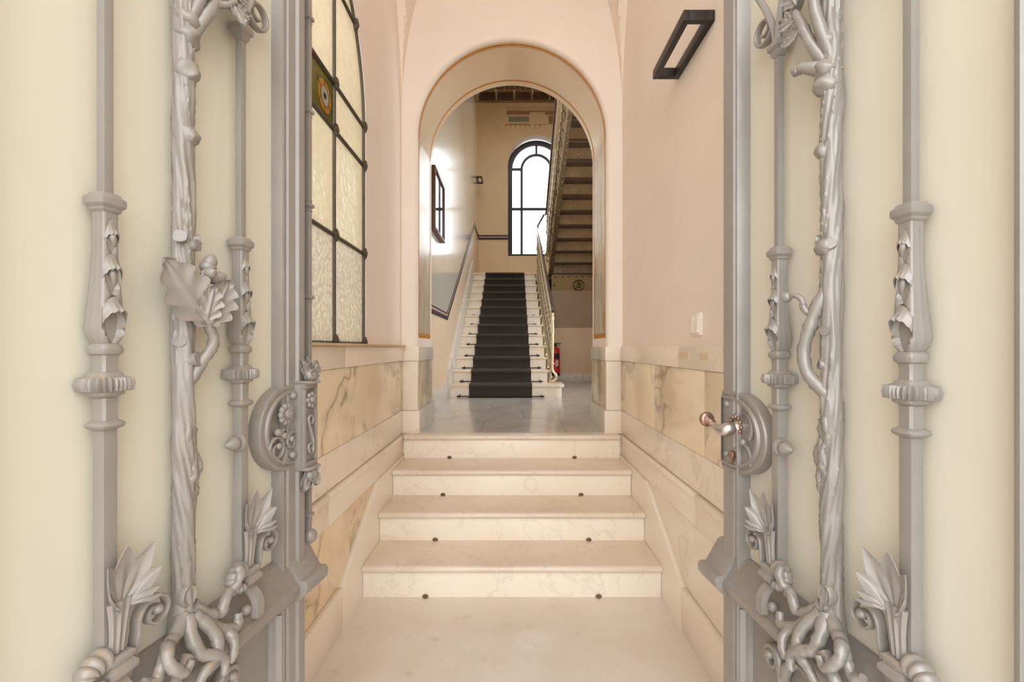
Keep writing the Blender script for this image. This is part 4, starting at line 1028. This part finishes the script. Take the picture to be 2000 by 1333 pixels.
# ---------------- left leaf
LL = Leaf('door_1', 'left gate leaf in grey iron with oak tree bar, frosted glass and ornate lock', -1, .564, 1.30, .156, 0.0, 'iron_l', 'glass_l')
LL.common([(.100,-.03),(.100,.034),(.104,.038),(.128,.038),(.132,.030),(.158,.030),(.162,.024),(.174,.030),(.180,.028),(.186,.002),(.186,-.03)], .186, .745, .83)
LL.profile_u('meeting_strip', [(.030,-.034),(.030,-.020),(.034,-.016),(.102,-.016),(.102,-.034)], .02, 2.62, bevel=.001)
LL.bar(.320); LL.bar(.601)
LL.rod(.056, .016, 1.17, 2.5, .0075, (2.155, 1.90, 1.643, 1.394)); LL.rod(.056, .016, .74, .945, .0075, (.80,))
LL.B('rod_foot', MB().ball((.056, .022, .742), .017, 1.1, 1.1, 1.2, 9), smooth=60)
lt = tree(LL, .463, .030, .0172, 1.7)
for z, du, dw, ln, rr in ((1.452,.7,.5,.024,.010),(1.455,-.7,.6,.022,.009),(1.443,-.3,1,.020,.010),(1.268,.9,.4,.012,.011),(1.232,-.3,1,.022,.012),(1.648,.5,.6,.012,.010),(1.634,-.6,.7,.012,.009)):
    stub(LL, lt, .463+.010*du, .030+.010*dw, z, (du, dw, .15), ln, rr, z*9)
for z, rr in ((1.645,.0205),(1.765,.021),(1.83,.022),(1.86,.0205)): bark_knot(LL, lt, .463-.003, .036, z, rr, z*31)
for i in range(5): LL.B('bark_scar', gnarl([(.462-.004*i+.006*sin(k*1.3+i*2), .043+.003*sin(k*2.1+i)-.0012*i, 1.125-.010*i-.026*k) for k in range(6)], [.004,.0065,.0075,.006,.007,.003], i*3.3, 9, .5, 5), lt, smooth=60)
LL.B('branch', gnarl([(.466,.026,1.165),(.446,.048,1.222),(.428,.056,1.252),(.426,.060,1.275),(.440,.060,1.300),(.450,.060,1.318)], [.012,.011,.0095,.010,.009,.007], 4, 12, .2, 6), lt, smooth=60)
LL.B('oak_leaf', oak_leaf((.444,.062,1.300), (.524,.060,1.408), .042, (.45,1,.15)), lt, smooth=60)
LL.B('oak_leaf', oak_leaf((.443,.064,1.296), (.402,.078,1.388), .031, (.35,1,.1)), lt, smooth=60)
LL.B('oak_leaf', oak_leaf((.448,.062,1.30), (.446,.082,1.372), .022, (.4,1,.3)), lt, smooth=60)
acorn(LL, lt, (.438,.058,1.405), (-.35,.1,1), 1.0); acorn(LL, lt, (.432,.062,1.388), (-.9,.4,.25), .9); acorn(LL, lt, (.446,.064,1.39), (.3,.9,.3), .85)
LL.B('twig', gnarl([(.462,.044,1.36),(.450,.054,1.378),(.440,.058,1.396)], [.005,.0045,.004], 2, 8), lt)
# branching crown
for p, rr in (([(.464,.024,1.80),(.440,.052,1.875),(.425,.060,1.915),(.405,.064,1.96),(.38,.066,2.02)],[.014,.012,.010,.009,.006]),
              ([(.464,.022,1.82),(.452,.060,1.91),(.452,.066,1.96),(.44,.066,2.04)],[.011,.010,.009,.006]),
              ([(.425,.060,1.915),(.405,.070,1.925),(.388,.076,1.945)],[.008,.007,.005])): LL.B('branch', gnarl(p, rr, p[0][2]*7, 12, .2, 6), lt, smooth=60)
for b, t_, wd in (((.402,.070,1.925),(.352,.080,1.945),.020),((.40,.066,1.96),(.350,.076,1.99),.022),((.40,.066,1.95),(.38,.09,1.90),.018),((.44,.066,2.0),(.48,.076,2.06),.022)): LL.B('oak_leaf', oak_leaf(b, t_, wd, (.1,1,.2)), lt, smooth=60)
# lock
lk = lock_case(LL, .115, 1.056, .150, .106, .032)
LL.B('lock_box_side', MB().box(.078, .136, -.01, .048, .948, 1.162), lk, bevel=.002)
for a, b, c, d in ((.078,.136,.948,.960),(.078,.136,1.150,1.162),(.078,.084,.960,1.150),(.126,.136,.960,1.150)): LL.B('lock_box_bar', MB().box(a, b, .048, .058, c, d), lk, bevel=.001)
for a, b, zc in ((.106,.060,1.120),): rosette(LL, lk, a, b-.004, zc, .021, 7, 'box_rosette')
LL.B('box_scroll', ribbon([(.112,.985)] + [(.104+.016*cos(.6+i*.16)*(1-i/60), .99+.018*sin(.6+i*.16)*(1-i/60)) for i in range(40)], .006, .046, .060, .6), lk, smooth=50)
LL.B('box_scroll', ribbon([(.098,.985),(.094,1.01),(.103,1.035),(.112,1.055)] + [(.104+.013*cos(.3+i*.16)*(1-i/60), 1.065+.016*sin(.3+i*.16)*(1-i/60)) for i in range(36)], .006, .046, .060, .6), lk, smooth=50)
fz = 1.092
rosette(LL, lk, .176, .034, fz, .027, 10, 'flower')
LL.B('flower_heart', MB().ball((.172, .038, fz), .013, 1, .9, 1.1, 9), lk, smooth=70)
for cu_, cz_, r_, a0_, tn in ((.205,1.010,.030,.2,1.3),(.150,1.020,.024,pi-.2,-1.3),(.178,1.040,.016,0,1.0)):
    pts = [(cu_+(r_-(r_*.72)*i/36)*cos(a0_+2*pi*tn*i/36), cz_+(r_-(r_*.72)*i/36)*1.1*sin(a0_+2*pi*tn*i/36)) for i in range(37)]
    LL.B('lock_scroll', ribbon(pts, .008, .022, .037, .5), lk, smooth=50)
    LL.B('scroll_bead', MB().ball((pts[-1][0], .034, pts[-1][1]), .0085, 1, .9, 1, 7), lk, smooth=70)
for a, b in ((.148,1.135),(.150,.985),(.205,1.052)): LL.B('lock_bolt', MB().ball((a, .034, b), .0095, 1, 1, 1, 8), lk, smooth=70)
LL.B('shell', MB().prism([(.188,.972),(.158,.972),(.168,.985),(.173,1.012),(.178,.985)], lambda a, b, d: (a, d, b), .022, .036), lk, bevel=.001)
tuft(LL, lk, .106, .052, 1.166, True, 1.0); tuft(LL, lk, .106, .052, .944, False, 1.0)
rosette(LL, lk, .084, .060, 1.190, .012, 6, 'tuft_flower')
bb = LL.B('bolt_head', MB().lathe([(.001,.034),(.004,.031),(.010,.024),(.0145,.014),(.0150,.008),(.010,.003),(.018,.002),(.0195,-.002),(.010,-.005)], (.334, .034, 1.054), 16, 'x'), smooth=60)
LL.panel_scroll(.345, .560, 1)

# ---------------- right leaf
RL = Leaf('door_2', 'right gate leaf in silver grey iron with lever handle and frosted glass', 1, .600, 1.30, .085, -.013, 'iron_r', 'glass_r')
RL.common([(.056,-.034),(.056,.026),(.060,.030),(.106,.030),(.110,.022),(.118,.022),(.122,.032),(.130,.034),(.138,.002),(.138,-.034)], .138, .723, .81)
RL.bar(.286); RL.bar(.592)
rt = tree(RL, .435, .030, .0172, 5.2)
for z, du, dw, ln, rr in ((1.475,-.8,.4,.020,.009),(1.455,-.7,.8,.018,.008),(1.462,.7,.7,.018,.010),(1.66,-.6,.7,.014,.008),(1.642,-.8,.3,.014,.007),(1.652,-.1,1,.012,.009),(1.30,.2,1,.012,.009),(1.235,-.5,1,.016,.008)):
    stub(RL, rt, .435+.010*du, .030+.010*dw, z, (du, dw, .15), ln, rr, z*7)
for z, rr in ((1.645,.019),(1.46,.020),(1.77,.022),(1.80,.0205),(1.85,.019)): bark_knot(RL, rt, .435-.004, .036, z, rr, z*23)
for i in range(5): RL.B('bark_scar', gnarl([(.434-.004*i+.006*sin(k*1.2+i*2), .043+.003*sin(k*2.3+i)-.0012*i, 1.150-.010*i-.026*k) for k in range(6)], [.004,.0065,.0075,.006,.007,.003], i*4.1, 9, .5, 5), rt, smooth=60)
RL.B('branch', gnarl([(.440,.026,1.41),(.420,.048,1.345),(.406,.056,1.295),(.398,.058,1.262),(.402,.058,1.232),(.414,.052,1.205),(.438,.028,1.170)], [.012,.012,.0115,.0105,.011,.011,.014], 6, 12, .22, 6), rt, smooth=60)
RL.B('twig', gnarl([(.428,.044,1.335),(.412,.054,1.335),(.402,.060,1.345),(.398,.062,1.362),(.388,.066,1.372),(.374,.070,1.372)], [.007,.006,.006,.0055,.005,.005], 3, 10, .2, 6), rt, smooth=60)
RL.B('acorn_cup', MB().loft([[(.372-d, .070+r*cos(a), 1.372+r*sin(a)) for a in [2*pi*j/16 for j in range(16)]] for r, d in ((.004,-.004),(.008,.0),(.0115,.006),(.0120,.010),(.0105,.010),(.008,.004),(.002,.002))]), rt, smooth=60)
for p, rr in (([(.436,.030,1.795),(.408,.056,1.815),(.392,.064,1.822),(.380,.068,1.818)],[.014,.012,.010,.007]),
              ([(.438,.024,1.78),(.414,.056,1.86),(.400,.064,1.905),(.385,.066,1.94)],[.012,.011,.009,.006]),
              ([(.440,.022,1.79),(.436,.060,1.89),(.432,.066,1.95),(.424,.066,2.03)],[.011,.010,.009,.006])): RL.B('branch', gnarl(p, rr, p[0][2]*5, 12, .2, 6), rt, smooth=60)
for b, t_, wd in (((.398,.064,1.90),(.360,.078,1.885),.018),((.388,.066,1.93),(.350,.078,1.93),.020),((.39,.066,1.95),(.37,.078,2.0),.022),((.432,.066,1.97),(.47,.078,2.03),.022)): RL.B('oak_leaf', oak_leaf(b, t_, wd, (.1,1,.2)), rt, smooth=60)
rk = lock_case(RL, .056, 1.048, .186, .106, .032)
for a, b in ((.078,1.118),(.150,1.030),(.076,.985)): RL.B('lock_bolt', MB().ball((a, .030, b), .009, 1, 1, 1, 8), rk, smooth=70)
for cu_, cz_, r_, a0_, tn in ((.150,1.075,.040,-.9,.55),(.150,.995,.034,-.5,.6)):
    pts = [(cu_+(r_-(r_*.5)*i/30)*cos(a0_+2*pi*tn*i/30), cz_+(r_-(r_*.5)*i/30)*1.1*sin(a0_+2*pi*tn*i/30)) for i in range(31)]
    RL.B('lock_scroll', ribbon(pts, .007, .022, .033, .4), rk, smooth=50)
hd = RL.B('lever_handle', MB().tube(smooth_path([(.122,.030,1.063),(.120,.046,1.060),(.112,.062,1.055),(.098,.070,1.058),(.080,.072,1.066),(.066,.074,1.072)]), [.011,.012,.013,.014,.015,.016,.017,.0175,.018,.018,.0175,.017,.016,.015,.014,.013,.012,.011,.010,.009,.0085,.008,.0075,.007,.007,.007,.007,.0075,.008,.008,.008], 12), rk, m=M['silver'], smooth=70)
RL.B('handle_boss', MB().lathe([(.021,-.004),(.021,.002),(.016,.006),(.012,.012),(.010,.02)], (.122, .028, 1.063), 16, 'y'), rk, m=M['silver'])
for q in range(7):
    a = -.6+q*.55; RL.B('handle_bead', MB().ball((.124+.023*cos(a), .034, 1.068+.023*sin(a)), .0052, 1, 1, 1, 6), hd, m=M['copper'], smooth=70)
kn = RL.B('handle_rosette', MB().lathe([(.003,-.014),(.012,-.012),(.0185,-.006),(.0205,.0),(.0185,.005),(.012,.008),(.004,.007)], (.056, .075, 1.074), 18, 'x'), rk, m=M['copper'], smooth=50)
for q in range(8):
    a = 2*pi*q/8; RL.B('petal', MB().ball((.047, .075+.0125*cos(a), 1.074+.0125*sin(a)), .0052, .7, 1, 1, 6), kn, m=M['copper'], smooth=70)
for q in range(3): RL.B('handle_ring', MB().lathe([(.008,-.003),(.011,0),(.008,.003)], (.064+.008*q, .0735-.0004*q, 1.0725-.0025*q), 12, 'x'), hd, m=M['copper'])
esc = RL.B('keyhole_plate', MB().lathe([(.024,-.004),(.024,.003),(.020,.006),(.015,.004),(.0145,.002)], (.106, .026, .985), 20, 'y'), rk)
RL.B('key_cylinder', MB().lathe([(.011,.0),(.011,.010),(.0095,.012),(.002,.012)], (.106, .026, .988), 16, 'y'), rk, m=M['copper'])
RL.B('cylinder_body', MB().box(.1015, .1105, .026, .036, .966, .984), rk, m=M['copper'], bevel=.002)
RL.B('bolt_head', MB().lathe([(.001,.034),(.004,.031),(.010,.024),(.0145,.014),(.0150,.008),(.010,.003),(.018,.002),(.0195,-.002),(.010,-.005)], (.300, .034, 1.050), 16, 'x'), smooth=60)
stk = MB().prism([(.232,1.468),(.245,1.462),(.258,1.466),(.264,1.478),(.258,1.486),(.262,1.494),(.248,1.496),(.240,1.490),(.230,1.492),(.234,1.480)], lambda a, b, d: (a, d, b), .0015, .003)
RL.B('sticker_remnant', stk, m=M['white'])
RL.panel_scroll(.255, .560, 1)
